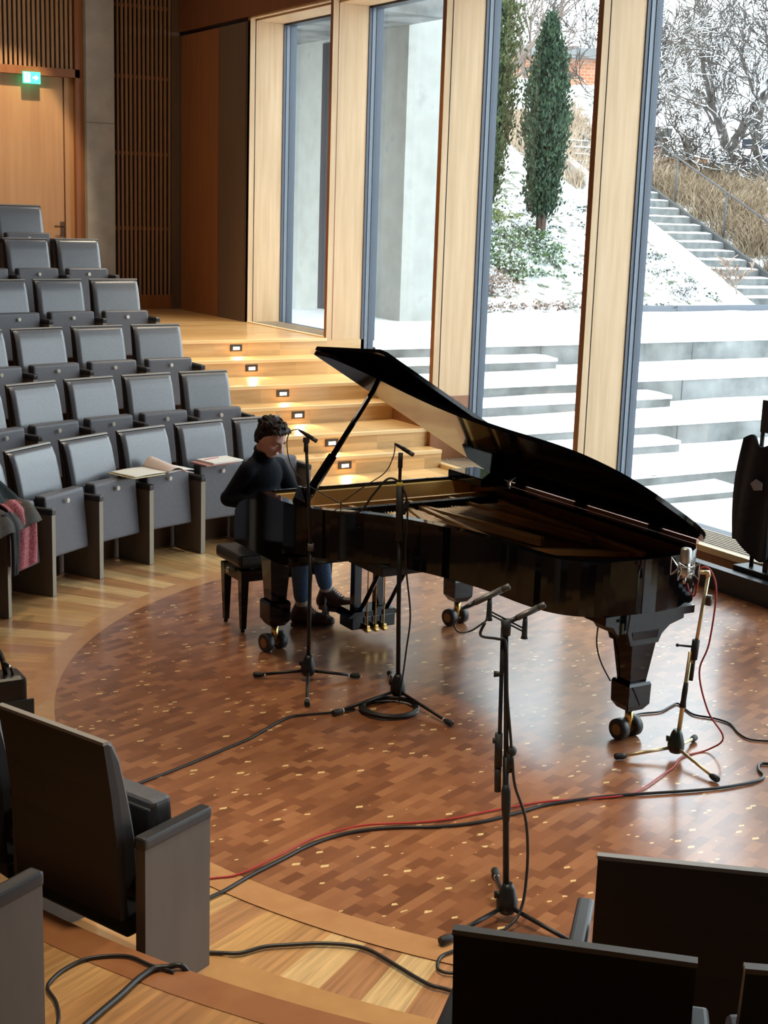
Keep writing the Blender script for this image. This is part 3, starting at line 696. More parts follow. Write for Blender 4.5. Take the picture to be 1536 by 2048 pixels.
# head frame: f forward (face), s to the person's left, u crown
f = Vector((.36, -.76, -.5)).normalized(); s_ = Vector((0, 0, 1)).cross(f); s_ = -s_.normalized(); u = f.cross(s_)
if u.z < 0: u = -u
HR = Matrix((s_, f, u)).transposed()
def H(x, y, z): return hd+s_*x+f*y+u*z
mb = MB()
mb.ball(H(0, -.012, .03), .1, .78, .96, .9, 20, HR); mb.ball(H(0, .025, -.03), .07, .82, .88, 1.1, 18, HR)      # skull, face
mb.ball(H(0, .045, -.085), .034, 1.05, 1, .8, 14, HR)                                                              # chin
mb.ball(H(0, .062, .03), .045, 1.25, .55, .6, 14, HR)                                                              # brow
mb.tube([H(0, .083, .022), H(0, .1, -.012), H(0, .108, -.03)], [.009, .011, .014], 10); mb.ball(H(0, .104, -.03), .0145, 1.15, 1, .8, 10, HR)   # nose
mb.ball(H(0, .082, -.057), .02, 1.2, .6, .38, 10, HR); mb.ball(H(0, .08, -.066), .017, 1.1, .6, .4, 10, HR)        # lips
for q in (-1, 1):
    mb.ball(H(q*.042, .058, -.02), .022, 1, .8, .9, 10, HR)                                                        # cheek
    mb.ball(H(q*.078, -.012, -.012), .03, .3, .62, 1, 12, HR)                                                      # ear
    mb.ball(H(q*.03, .072, .004), .014, 1.15, .55, .7, 10, HR)                                                     # eyelid
neckb = Vector((3.9, 8.15, 1.05)); cap(mb, H(0, -.03, -.05), neckb, .05, .05)
pel = Vector((3.91, 8.12, .58)); chest = Vector((3.905, 8.15, .88))
cap(mb, neckb, chest, .052, .085); cap(mb, chest, pel, .085, .088)
shR, shL = Vector((3.775, 8.1, .99)), Vector((4.035, 8.2, .99)); elR, elL = Vector((3.69, 8.2, .80)), Vector((4.13, 8.13, .8)); wrR, wrL = Vector((3.84, 7.98, .775)), Vector((4.18, 7.9, .785))
for sh, el, wr, sg in ((shR, elR, wrR, 1), (shL, elL, wrL, -1)):
    cap(mb, neckb+Vector((0, 0, -.05)), sh, .045, .042); cap(mb, sh, el, .046, .036); cap(mb, el, wr, .034, .024)
    # hand: palm, five unequal bent fingers over the keys
    palm = wr+Vector((.005*sg, -.075, -.005)); cap(mb, wr, palm, .022, .03)
    d0 = [(-.030, .055), (-.012, .066), (.006, .068), (.024, .056)]
    for j, (ox, ln) in enumerate(d0):
        b0 = palm+Vector((ox, -.022, .0)); b1 = b0+Vector((ox*.25, -ln*.55, .004)); b2 = b1+Vector((0, -ln*.35, -.016)); b3 = b2+Vector((0, -ln*.12, -.018))
        mb.tube([b0, b1, b2, b3], [.0095, .0088, .008, .0065], 8); mb.ball(b3, .0065, seg=8); mb.ball(b1, .0088, seg=8)
    tq = palm+Vector((sg*-.028, .03, -.004)) if False else palm+Vector((-.03*(-1 if sg == 1 else 1)*-1, .02, -.006))
    side = 1 if sg == 1 else -1
    t0 = palm+Vector((side*.024, .03, -.006)); t1 = t0+Vector((side*.026, -.03, -.004)); t2 = t1+Vector((side*.008, -.026, -.012)); mb.tube([t0, t1, t2], [.012, .0105, .008], 8); mb.ball(t2, .008, seg=8)
hipR, hipL = Vector((3.83, 8.06, .565)), Vector((4.0, 8.06, .565)); knR, knL = Vector((3.97, 7.74, .51)), Vector((4.13, 7.8, .515)); anR, anL = Vector((4.06, 7.865, .12)), Vector((4.26, 7.9, .19))
for h, k, a in ((hipR, knR, anR), (hipL, knL, anL)):
    cap(mb, pel, h, .085, .075); cap(mb, h, k, .075, .052); cap(mb, k, a, .05, .034)
ftR = (Vector((4.035, 7.885, .045)), Vector((4.19, 7.79, .035))); ftL = (Vector((4.245, 7.925, .115)), Vector((4.375, 7.775, .12)))
cap(mb, anR, ftR[0], .034, .034); cap(mb, ftR[0], ftR[1], .034, .028); cap(mb, anL, ftL[0], .034, .034); cap(mb, ftL[0], ftL[1], .034, .028)
body = mb.build('body', skin); remesh(body, .0055, 3); local(body, ps)
# hair
mb = MB(); mb.ball(H(0, -.03, .05), .104, .82, .93, .8, 20, HR); mb.ball(H(0, -.06, -.005), .084, .86, .7, 1.0, 18, HR)
mb.ball(H(.0, .035, .095), .048, 1.15, .9, .5, 14, HR)
rnd = random.Random(3)
for k in range(46):
    a = rnd.uniform(-1.5, 1.5); b = rnd.uniform(-1.3, .75)
    p = H(.08*math.sin(a)*math.cos(b*.5), -.03+.085*math.sin(b), .055+.07*math.cos(a)*math.cos(b*.8)); d = (p-H(0, -.02, 0)).normalized()
    mb.tube([p-d*.01, p+d*.012+f*.015, p+d*.014+f*.035-u*.004], [.014, .011, .005], 6)
for k in range(14):
    x = -.055+.11*k/13; mb.tube([H(x*.9, .03, .1), H(x, .058, .1), H(x*1.1, .076, .086+.012*math.sin(k*2.1))], [.014, .011, .005], 6)
for q in (-1, 1): mb.tube([H(q*.077, -.025, .04), H(q*.08, -.03, .0), H(q*.07, -.055, -.05)], [.022, .022, .012], 8)
hair = mb.build('hair', hair_m); remesh(hair, .0045, 1); local(hair, ps)
# brows and eyes
mb = MB()
for q in (-1, 1): mb.tube([H(q*.014, .088, .022), H(q*.03, .087, .026), H(q*.046, .075, .022)], [.003, .004, .002], 6)
local(mb.build('eyebrow', hair_m), ps)
# shirt
mb = MB()
up_ = lambda p, z: Vector(p)+Vector((0, 0, z))
cap(mb, Vector((3.896, 8.122, 1.085)), Vector((3.9, 8.16, 1.01)), .066, .082); mb.tube([(3.894, 8.105, 1.11), (3.897, 8.13, 1.06)], [.064, .07], 18)
TR = Matrix.Rotation(R(24), 3, 'Z'); mb.ball((3.905, 8.16, .94), .12, 1.22, 1.0, 1.15, 20, TR); mb.ball((3.905, 8.175, 1.0), .09, 1.4, .95, .9, 18, TR); mb.ball((3.905, 8.155, .79), .125, 1.14, .98, 1.5, 20, TR); mb.ball((3.91, 8.14, .64), .13, 1.15, .98, 1.0, 20, TR)
mb.ball((3.91, 8.14, .56), .125, 1.3, 1.1, .6, 18, TR)
for sh, el, wr in ((shR, elR, wrR), (shL, elL, wrL)):
    cap(mb, Vector((3.9, 8.15, 1.015)), sh, .066, .058); cap(mb, sh, el, .06, .05); cap(mb, el, el.lerp(wr, .9), .055, .036)
for k in range(9):     # folds
    z = .6+.045*k; a0 = 2.6+.3*math.sin(k*1.9); rr_ = .128-.02*abs(k-4)/4
    mb.tube([(3.905+rr_*math.cos(a0+.35*j), 8.155+rr_*.86*math.sin(a0+.35*j), z+.03*j*math.sin(k*2.3)) for j in range(5)], [.004, .014, .016, .013, .004], 8)
shirt = mb.build('shirt', shirt_m); remesh(shirt, .009, 2); local(shirt, ps)
mb = MB(); P = [(3.894+.056*math.cos(a), 8.105+.056*math.sin(a), 1.112+.026*math.sin(a)) for a in [2*math.pi*i/16 for i in range(16)]]; mb.tube(P, .014, 8, closed=True); local(mb.build('collar', shirt_m), ps)
# jeans
mb = MB(); mb.ball((3.91, 8.12, .56), .12, 1.45, 1.1, .62, 18)
for h, k, a in ((hipR, knR, anR), (hipL, knL, anL)):
    cap(mb, h, k, .088, .068); cap(mb, k, k.lerp(a, .78), .066, .05)
jeans = mb.build('jeans', jeans_m); remesh(jeans, .009, 2); local(jeans, ps)
mb = MB(); cap(mb, anL.lerp(knL, .35), anL, .043, .041); cap(mb, anR.lerp(knR, .25), anR, .043, .04); local(remesh(mb.build('socks', mat('beige socks', (.5, .44, .38), .9)), .006, 1), ps)
def boot(an, heel, toe):
    b = MB(); d = (toe-heel).normalized(); h0 = heel-d*.02
    cap(b, an+Vector((0, 0, .0)), heel+Vector((0, 0, .015)), .052, .047); b.ball(heel+Vector((0, 0, .01)), .047); cap(b, heel+Vector((0, 0, .01)), toe+Vector((0, 0, .008)), .046, .042); b.ball(toe+d*.03+Vector((0, 0, 0)), .038, 1, 1, .85)
    cap(b, an, heel.lerp(toe, .55)+Vector((0, 0, .015)), .046, .042)
    rot = Matrix.Rotation(0, 3, 'Z')
    o = b.build('boot', boot_m); 
    for v in o.data.vertices:
        lo = min(heel.z, toe.z)-.03
        if v.co.z < lo: v.co.z = lo
    remesh(o, .006, 1); local(o, ps)
    b = MB(); n = Vector((-d.y, d.x, 0)).normalized(); pr_ = []
    for k in range(24):
        a = 2*math.pi*k/24; c, s = math.cos(a), math.sin(a); base = heel.lerp(toe, .5)+d*.012; wd = .043*(1+.08*c); pr_.append(base+d*c*(.145)*(1 if c > 0 else .98)+n*s*wd*(1-.12*abs(c)**3))
    z0 = min(heel.z, toe.z)-.045; A = [b.b.verts.new((p.x, p.y, z0+(p-heel).dot(d)*(toe.z-heel.z)/.2)) for p in pr_]; B = [b.b.verts.new((p.x, p.y, z0+.022+(p-heel).dot(d)*(toe.z-heel.z)/.2)) for p in pr_]
    b.b.faces.new(A); b.b.faces.new(B[::-1])
    for i in range(24): b.b.faces.new((A[i], A[(i+1) % 24], B[(i+1) % 24], B[i]))
    sole = b.build('sole', mat('boot sole', (.12, .09, .07), .7)); sole.parent = o
    b = MB()
    for k in range(6):
        c = an.lerp(heel.lerp(toe, .6)+Vector((0, 0, .03)), .15+.15*k)+d*.03+Vector((0, 0, .032-.003*k)); b.tube([c-n*.02, c+Vector((0, 0, .006)), c+n*.02], .0028, 5)
    lc = b.build('laces', mat('boot laces', (.02, .012, .01), .8)); lc.parent = o
boot(anR, ftR[0], ftR[1]); boot(anL, ftL[0], ftL[1])

# ------------------------------------------------------------------ microphone stands
DX = Vector((math.cos(R(30.6)), -math.sin(R(30.6)), 0))      # across the hall as the stands are turned
def foot_leg(mb_p, c, e, m, parent, rubber_m=rubber, ring=True, rr=.009):
    c, e = Vector(c), Vector(e); d = (e-c).normalized()
    a = c+Vector((0, 0, .055))+d*.02; b = e+Vector((0, 0, .02))
    lg = MB().tube([a, b], rr, 10).build('leg', m, parent)
    MB().tube([b-d*.03, b-d*.01, b+d*.022, b+d*.03], [.011, .016, .017, .012], 12).build('rubber_foot', rubber_m, lg)
    if ring: MB().tube([b-d*.042, b-d*.034], .0125, 12).build('white_ring', mat('white plastic', (.7, .7, .7), .4), lg)
def hub(c, parent, m=blackm):
    c = Vector(c)
    mb = MB(); mb.tube([c+Vector((0, 0, z)) for z in (.03, .05, .08, .13, .15)], [.03, .042, .042, .028, .018], 14)
    mb.tube([c+Vector((0, 0, .1)), c+Vector((0, 0, .1))-DX*.05], [.008, .016], 8); mb.build('base_hub', m, parent)
def pencil_mic(t, a, b, m=blackm, r=.0115):
    a, b = Vector(a), Vector(b); d = (b-a).normalized(); L_ = (b-a).length
    mc = MB().tube([a, a+d*.02, a+d*.05, a+d*.055, b-d*.012, b-d*.01, b], [r*.5, r*.8, r*.85, r, r, r*1.02, r*.9], 14).build('microphone', m, t); return mc
def pencil(name, label, a, b, m, clip=None):
    """microphone with plug end a, capsule end b"""
    a, b = Vector(a), Vector(b); d = (b-a).normalized()
    t = thing(name, label, 'microphone', a.lerp(b, .5)); o = a.lerp(b, .5)
    r = .0115
    MB().tube([p-o for p in (a+d*.05, a+d*.055, b-d*.03)], [r*.9, r, r], 14).build('body', m, t)
    MB().tube([p-o for p in (b-d*.03, b-d*.004, b)], [r*1.04, r*1.04, r*.85], 14).build('capsule', mat('grey capsule grille', (.09, .09, .09), .45, metal=.4), t)
    MB().tube([p-o for p in (a, a+d*.02, a+d*.05)], [r*.4, r*.75, r*.85], 12).build('cable_plug', blackm, t)
    return t
def straight_stand(name, label, base, top, feet, sleeve=None, boom=None, extra=None):
    c = Vector(base); t = thing(name, label, 'microphone stand', base, 0)
    mk = lambda m_: m_
    loc = lambda p: Vector(p)-c
    for e in feet: foot_leg(None, (0, 0, 0), loc(e), blackm, t)
    hub((0, 0, 0), t)
    return t, c, loc
# stand at the keyboard end
t, c, loc = straight_stand('microphone_stand', 'black tripod microphone stand nearest the pianist, in front of the piano cheek', (3.6, 6.88, 0), None, [(3.36, 7.03, 0), (3.855, 6.785, 0), (3.40, 6.5, 0)])
MB().tube([(0, 0, .1), (0, 0, .78)], .0115, 12).build('lower_tube', blackm, t)
MB().tube([(0, 0, .76), (0, 0, .8)], .017, 12).build('clutch', mat('grey clutch', (.12, .12, .12), .4), t)
top1 = Vector((3.567, 6.897, 1.37))
MB().tube([(0, 0, .78), loc(top1)], .009, 10).build('upper_tube', blackm, t)
MB().tube([loc(top1)-Vector((0, 0, .05)), loc(top1)+Vector((0, 0, .0))], .013, 10).box(tuple(loc(top1)+Vector((-.014, -.014, 0))), tuple(loc(top1)+Vector((.014, .014, .03))), .003).build('microphone_clip', rubber, t)
ca = Vector((top1.x, top1.y, 1.415))
m1 = pencil('pencil_microphone', 'small black pencil microphone above the pianist end of the strings', ca-DX*.045+Vector((0, 0, .028)), ca+DX*.06-Vector((0, 0, .035)), blackm)
# second stand
t, c, loc = straight_stand('microphone_stand', 'black tripod microphone stand with coiled cable at its foot', (3.893, 6.371, 0), None, [(3.475, 6.30, 0), (3.93, 5.91, 0), (4.05, 6.72, 0)])
top2 = Vector((3.868, 6.386, 1.35)); k2 = Vector((3.868, 6.386, 1.21))
MB().tube([(0, 0, .1), loc((3.875, 6.383, .95))], .0125, 12).build('lower_tube', blackm, t)
MB().tube([loc((3.875, 6.383, .9)), loc((3.87, 6.385, 1.2))], .02, 12).tube([loc((3.87, 6.385, 1.05))+DX*.02, loc((3.87, 6.385, 1.12))+DX*.045], .014, 8).build('clutch', rubber, t)
MB().tube([loc(k2)-Vector((0, 0, .02)), loc(k2)+Vector((0, 0, .012))], .017, 12).build('yellow_tape', mat('yellow tape', (.6, .5, .08), .5), t)
MB().tube([loc(k2), loc(top2)], .009, 10).build('upper_tube', blackm, t)
MB().tube([loc(top2)-Vector((0, 0, .05)), loc(top2)+Vector((0, 0, .03))], .013, 10).build('microphone_clip', rubber, t)
ca = Vector((top2.x, top2.y, 1.4))
pencil('pencil_microphone', 'small black pencil microphone above the middle of the piano strings', ca-DX*.035+Vector((0, 0, .03)), ca+DX*.07-Vector((0, 0, .03)), blackm)
# near stand with the stereo bar
t, c, loc = straight_stand('microphone_stand', 'tall black stand with stereo bar in the foreground, right of centre', (3.0, 4.056, 0), None, [(2.69, 4.0, 0), (3.1, 3.74, 0), (3.16, 4.36, 0)])
P = lambda z, o=0: Vector((-.046*z/1.17, .034*z/1.17, z))+DX*o
MB().tube([P(.1), P(.66)], .0125, 12).build('lower_tube', blackm, t)
MB().tube([P(.4), P(.45), P(.52), P(.55)], [.013, .018, .018, .013], 12).build('clutch', rubber, t)
MB().tube([P(.66), P(1.16)], .0095, 10).build('upper_tube', blackm, t)
MB().tube([P(.52, -.03), P(1.16, -.012)], .008, 10).build('boom_arm', blackm, t)
MB().tube([P(.52, -.032), P(.62, -.031)], .013, 10).build('boom_weight', rubber, t)
mb = MB(); mb.tube([P(.62, -.03), P(.75, -.027)], .015, 10); mb.tube([P(.72, -.05), P(.72, -.02)], [.012, .008], 8); mb.build('boom_sleeve', rubber, t)
mb = MB(); mb.ball(P(.68, .02), .022, 1, .8, 1, 10); mb.tube([P(.6, .012), P(.68, .012)], .016, 10); mb.build('swivel_clamp', rubber, t)
MB().tube([P(.98, -.045), P(.98, -.01)], [.013, .007], 8).build('clamp_knob', rubber, t)
MB().tube([P(1.13), P(1.19)], [.016, .02], 12).build('bar_mount', rubber, t)
ba, bb = P(1.215, -.062), P(1.15, .068)
mb = MB(); mb.tube([ba+Vector((0, 0, .006)), bb+Vector((0, 0, .006))], .0035, 6); mb.tube([ba-Vector((0, 0, .006)), bb-Vector((0, 0, .006))], .0035, 6); mb.build('stereo_bar', blackm, t)
for q in (ba, bb):
    MB().tube([q-Vector((0, 0, .03)), q-Vector((0, 0, .02)), q+Vector((0, 0, .03)), q+Vector((0, 0, .055))], [.014, .011, .01, .008], 10).build('microphone_clip', rubber, t)
mg = mat('grey brown microphone', (.075, .065, .06), .4, metal=.3)
md = Vector((math.cos(R(-8)), math.sin(R(-8)), 0))
ML = lambda q, lab, s0: pencil('pencil_microphone', lab, c+q+Vector((0, 0, .062))-DX*s0-Vector((0, 0, s0*.52)), c+q+Vector((0, 0, .062))+DX*.07+Vector((0, 0, .04)), mg)
ML(ba, 'left microphone of the pair on the foreground stereo bar', .1)
ML(bb, 'right microphone of the pair on the foreground stereo bar', .075)
# large microphone on nickel stand
c = Vector((4.722, 5.041, 0)); t = thing('microphone_stand', 'brass-coloured tripod microphone stand by the tail of the piano', 'microphone stand', c)
champ = mat('champagne plated tube', (.8, .68, .42), .38, metal=.85)
for e in ((4.448, 5.137, 0), (4.685, 4.721, 0), (4.95, 5.16, 0)): foot_leg(None, (0, 0, 0), Vector(e)-c, champ, t, ring=False)
hub((0, 0, 0), t, mat('dark green black hub', (.012, .02, .015), .35))
lp = lambda z: Vector((.045*z/.96, -.042*z/.96, z))
MB().tube([lp(.1), lp(.56)], .0115, 12).build('lower_tube', champ, t)
MB().tube([lp(.27), lp(.3), lp(.36), lp(.4)], [.018, .014, .014, .012], 12).build('clutch', rubber, t)
o2 = DX*.018
MB().tube([lp(.5)+o2, lp(.95)+DX*.03], .0095, 12).build('upper_tube', champ, t)
mb = MB(); mb.tube([lp(.52)+o2, lp(.62)+o2], .019, 10); mb.tube([lp(.41)+o2*1.2, lp(.52)+o2*1.1], .01, 8); mb.tube([lp(.585), lp(.59)-DX*.07], [.006, .005], 6); mb.ball(lp(.59)-DX*.07, .009, seg=8); mb.build('swivel_clamp', rubber, t)
MB().tube([lp(.8)+DX*.05, lp(.85)+DX*.05], .016, 10).tube([lp(.83)+DX*.03, lp(.83)+DX*.05], .008, 8).build('clamp_knob', mat('dark knob', (.05, .03, .025), .4), t)
MB().tube([lp(.945)+DX*.03, lp(.965)+DX*.025, lp(.965)-DX*.02], [.014, .014, .011], 12).build('joint', champ, t)
mc = Vector((4.705, 5.057, 0))
t = thing('large_microphone', 'large silver studio microphone in a wire shock mount at the piano tail', 'microphone', (mc.x, mc.y, 1.0))
MB().tube([(0, 0, z) for z in (-.065, -.055, .005, .006)], [.018, .024, .025, .023], 18).build('body', nickel, t)
MB().tube([(0, 0, z) for z in (.006, .01, .07, .078, .081)], [.026, .027, .027, .023, .012], 18).build('grille_head', mat('silver mesh grille', (.5, .49, .45), .4, metal=.8), t)
MB().tube([(0, 0, -.1), (0, 0, -.065)], [.009, .01], 12).build('cable_plug', nickel, t)
mb = MB()
for z, r in ((-.01, .035), (-.045, .035), (-.03, .07)):
    if r < .05: mb.tube([(r*math.cos(a), r*math.sin(a), z) for a in [2*math.pi*i/20 for i in range(20)]], .0022, 5, closed=True)
for k in range(4):
    a = k*math.pi/2+.4; d = Vector((math.cos(a), math.sin(a), 0)); n = Vector((-d.y, d.x, 0))
    o_ = d*.075
    for z in (.02, -.07):
        mb.tube([d*.034+Vector((0, 0, -.028)), o_+Vector((0, 0, z))], .002, 5)
    mb.tube([o_+Vector((0, 0, .02)), o_+Vector((0, 0, -.07))], .0022, 5)
    mb.tube([o_+Vector((0, 0, .02)), n*.034+Vector((0, 0, -.028)), o_+Vector((0, 0, -.07))], .0016, 5)
mb.build('wire_shock_mount', chrome, t)

# ------------------------------------------------------------------ cables
def cable(label, pts, r, m, n=6, grp=None):
    c = Vector(pts[0]); o = MB().tube([p-c for p in smooth_path(pts, n)], r, 8).build('cable', m); o.location = c
    return tag(o, label, 'cable', grp)
cb = mat('black cable', (.02, .018, .018), .4); cr = mat('red cable', (.45, .03, .03), .4)
Z = lambda L_, z: [(x, y, z) for x, y in L_]
cable('thick black cable running across the parquet from right edge to the front left seat', Z([(5.12, 4.66), (5.08, 4.75), (5.03, 4.77), (4.97, 4.71), (4.94, 4.65), (4.86, 4.62), (4.67, 4.63), (4.49, 4.67), (4.3, 4.73), (4.06, 4.8), (3.79, 4.84), (3.62, 4.83), (3.4, 4.82), (3.21, 4.86), (3.05, 4.93), (2.92, 4.97), (2.78, 4.98), (2.62, 4.95), (2.45, 4.88), (2.28, 4.81), (2.14, 4.74), (2.06, 4.71), (1.8, 4.62)], .009), .0075, cb)
cable('thin red cable hanging from the silver microphone and crossing the floor', [(4.72, 5.05, .9), (4.735, 5.045, .86), (4.755, 5.03, .84), (4.77, 5.03, .9), (4.775, 5.02, .98), (4.81, 4.99, .97), (4.84, 4.97, .86), (4.83, 4.98, .6), (4.8, 5.0, .45), (4.85, 4.97, .25), (4.95, 4.95, .1), (4.93, 5.03, .01), (4.75, 5.02, .008), (4.61, 4.93, .008), (4.52, 4.89, .008), (4.29, 4.79, .008), (4.16, 4.77, .008), (3.99, 4.81, .008), (3.81, 4.87, .008), (3.65, 4.89, .008), (3.49, 4.9, .008), (3.28, 4.91, .008), (3.12, 4.95, .008), (2.93, 5.0, .016), (2.79, 5.0, .02), (2.63, 4.975, .02), (2.45, 4.90, .02), (2.24, 4.84, .008), (2.12, 4.86, .006), (1.85, 4.9, .006)], .0045, cr)
cable('black cable from the coil trailing to the lower left seat', Z([(3.60, 6.33), (3.48, 6.33), (3.34, 6.36), (3.23, 6.37), (3.08, 6.29), (2.91, 6.18), (2.71, 6.09), (2.51, 6.0), (2.36, 5.94), (2.2, 5.88), (2.0, 5.8)], .008), .0065, cb)
cable('black cable winding over the pale oak floor at bottom centre', Z([(1.8, 4.36), (1.89, 4.32), (1.98, 4.27), (2.08, 4.27), (2.17, 4.24), (2.27, 4.2), (2.36, 4.14), (2.41, 4.07), (2.44, 3.94), (2.46, 3.84), (2.48, 3.77), (2.51, 3.73), (2.55, 3.66)], .01), .0075, cb)
cable('short black cable loop beside the seat back at bottom centre', [(2.985, 4.05, .66), (3.0, 4.045, .55), (3.05, 4.03, .4), (3.06, 4.02, .2), (3.0, 3.98, .05), (2.85, 3.95, .01), (2.67, 3.93, .01), (2.62, 3.92, .01), (2.58, 3.885, .01), (2.56, 3.845, .01), (2.58, 3.81, .01), (2.64, 3.78, .01)], .006, cb)
cable('thin black cable curling over the platform at the lower left', Z([(1.06, 3.55), (1.11, 3.66), (1.15, 3.74), (1.17, 3.83), (1.17, 3.91), (1.19, 3.95), (1.25, 4.0), (1.34, 4.03), (1.45, 3.99), (1.5, 3.9), (1.55, 3.83)], .275), .006, cb)
cable('thick black cable crossing the platform edge at the lower left', Z([(1.08, 3.55), (1.15, 3.62), (1.24, 3.69), (1.35, 3.77), (1.44, 3.84), (1.5, 3.87), (1.54, 3.86)], .279)+[(1.585, 3.84, .279), (1.62, 3.83, .2), (1.65, 3.86, .03), (1.72, 3.95, .012), (1.78, 4.1, .012)], .0095, cb)
cable('thin black cable from the piano tail leg curving to the right edge', Z([(4.72, 5.4), (4.85, 5.53), (4.95, 5.6), (5.09, 5.58), (5.2, 5.62), (5.27, 5.64), (5.25, 5.56), (5.23, 5.46), (5.29, 5.37), (5.31, 5.27), (5.25, 5.14), (5.24, 5.05), (5.31, 4.99), (5.4, 4.93)], .007), .0055, cb)
cable('cable arching from the pianist end microphone into the piano', [(3.53, 6.92, 1.445), (3.49, 6.94, 1.43), (3.475, 6.95, 1.36), (3.5, 6.94, 1.24), (3.6, 6.95, 1.13), (3.75, 6.98, 1.04), (3.88, 7.0, .97)], .003, cb)
cable('cable arching from the middle microphone into the piano', [(3.84, 6.4, 1.43), (3.835, 6.405, 1.36), (3.8, 6.43, 1.27), (3.72, 6.5, 1.19), (3.72, 6.7, 1.08), (3.8, 6.9, 1.02), (3.85, 7.0, .94)], .003, cb)
cable('thicker black cable bowing out from the yellow taped clamp', [(3.875, 6.38, 1.2), (3.85, 6.4, 1.235), (3.81, 6.43, 1.23), (3.75, 6.47, 1.14), (3.72, 6.55, 1.04), (3.70, 6.75, 1.0), (3.8, 6.85, .96)], .006, cb)
cable('black cable hanging down the coiled cable stand', [(3.87, 6.37, 1.2), (3.90, 6.35, 1.1), (3.9, 6.35, .8), (3.93, 6.33, .5), (3.92, 6.34, .3), (3.89, 6.32, .15), (3.86, 6.3, .02)], .005, cb)
cable('black cable running down the foreground stereo stand', [(2.86, 4.09, 1.19), (2.85, 4.1, 1.14), (2.92, 4.09, 1.12), (2.95, 4.08, 1.1), (2.965, 4.075, .9), (2.985, 4.06, .7), (2.985, 4.055, .62)], .0055, cb)
cable('black cable loop under the left foreground microphone', [(2.795, 4.155, 1.2), (2.775, 4.165, 1.175), (2.79, 4.155, 1.145), (2.83, 4.135, 1.15), (2.87, 4.11, 1.185), (2.885, 4.105, 1.2)], .0035, cb)
cable('black power cable hanging behind the piano tail leg', [(4.56, 5.5, .64), (4.55, 5.5, .5), (4.56, 5.47, .4), (4.6, 5.43, .3)], .004, cb)
pts = []
for k in range(7*16+1):
    a = 2*math.pi*k/16; r = .145+.012*math.sin(k*.37)+.008*math.sin(k*.11); pts.append((3.775+r*1.05*math.cos(a), 6.245+r*math.sin(a), .008+.0035*(k//16)+.003*math.sin(k*.8)))
o = MB().tube(pts, .007, 7).build('coiled_cable', cb); tag(o, 'coil of black cable on the parquet beside a stand foot', 'cable')

# ------------------------------------------------------------------ small things
# open score
t = thing('open_score', 'open sheet music with a curled page lying across a front row seat', 'sheet music', (3.8, 9.82, .675))
def pgrid(fn, name, m): MBx = MB(); MBx.grid(fn, 16, 10); o = MBx.build(name, m, t); s = o.modifiers.new('t', 'SOLIDIFY'); s.thickness = .004; return o
paper = mat('paper', (.78, .76, .7), .7); pinkp = mat('pink paper', (.72, .58, .52), .7); cream = mat('cream score cover', (.7, .62, .38), .6)
ax = Vector((.94, .33, 0)); ay = Vector((-.33, .94, 0))
pgrid(lambda u, v: ax*(-.30+.30*u)+ay*(-.15+.3*v)+Vector((0, 0, .012)), 'cover', cream)
pgrid(lambda u, v: ax*(-.28+.33*u)+ay*(-.14+.28*v)+Vector((0, 0, .02+.006*math.sin(u*3))), 'left_page', paper)
pgrid(lambda u, v: ax*(.02+.25*u)+ay*(-.16+.3*v)+Vector((0, 0, .022+(.075*math.sin(min(1, u*1.4)*math.pi))*(.4+.6*v)-.03*u*u)), 'curled_page', pinkp)
pgrid(lambda u, v: ax*(.03+.25*u)+ay*(-.15+.28*v)+Vector((0, 0, .014+.01*math.sin(u*3.1))), 'right_page', paper)
# closed scores with a pencil
t = thing('closed_score', 'thin pink and white scores stacked on a front row seat beside the pianist', 'sheet music', (4.4, 10.05, .672), R(14))
MB().box((-.16, -.11, 0), (.15, .1, .012), .002).build('lower_booklet', mat('dusty red booklet', (.42, .2, .17), .6), t)
MB().box((-.1, -.12, .0125), (.19, .1, .026), .002).build('upper_booklet', paper, t)
MB().tube([(-.08, .02, .031), (.08, .05, .031)], .0035, 6).build('pencil', mat('pink pencil', (.6, .12, .16), .4), t)
# coats on a seat at the left edge
def drape(name, label, cat, m, fn, nu=26, nv=30, th=.012):
    mb = MB(); mb.grid(fn, nu, nv); o = mb.build(name, m); s = o.modifiers.new('t', 'SOLIDIFY'); s.thickness = th; return tag(o, label, cat)
ang = R(137); rad = Vector((math.cos(ang), math.sin(ang), 0)); tan = Vector((-rad.y, rad.x, 0)); C0 = Vector((CX, CY, 0))
def dr(path, x0, x1, amp, ph, spread=0):
    P_ = smooth_path([(a, b, 0) for a, b in path], 8)
    def fn(u, v):
        i = v*(len(P_)-1); k = min(int(i), len(P_)-2); p = P_[k].lerp(P_[k+1], i-k)
        x = x0+(x1-x0)*u+spread*(v-.5)*(u-.5); w = amp*(math.sin(u*11+ph+v*3)+.5*math.sin(u*23+v*7+ph))
        return C0+rad*(p.x-w*.8)-tan*x*-1*-1+Vector((0, 0, p.y+w*.6))
    return fn
coat_g = noisy('dark teal wool', [(.3, (.006, .014, .018)), (.7, (.012, .024, .03))], 40, .9)
coat_b = noisy('grey brown lining', [(.3, (.035, .03, .024)), (.7, (.06, .052, .042))], 30, .8)
pink_m = noisy('rose patterned scarf', [(.42, (.3, .05, .07)), (.5, (.5, .2, .22)), (.58, (.33, .07, .09))], 55, .85)
drape('dark_coat', 'dark teal wool coat thrown over seats at the left edge', 'coat', coat_g, dr([(4.35, .93), (4.25, .86), (4.16, .76), (4.1, .7), (4.03, .66)], -.24, .30, .022, 0))
drape('grey_coat', 'grey-brown coat with lining draped over a front row seat', 'coat', coat_b, dr([(4.22, .76), (4.13, .7), (4.04, .675), (3.98, .63), (3.95, .58)], -.3, .3, .016, 2))
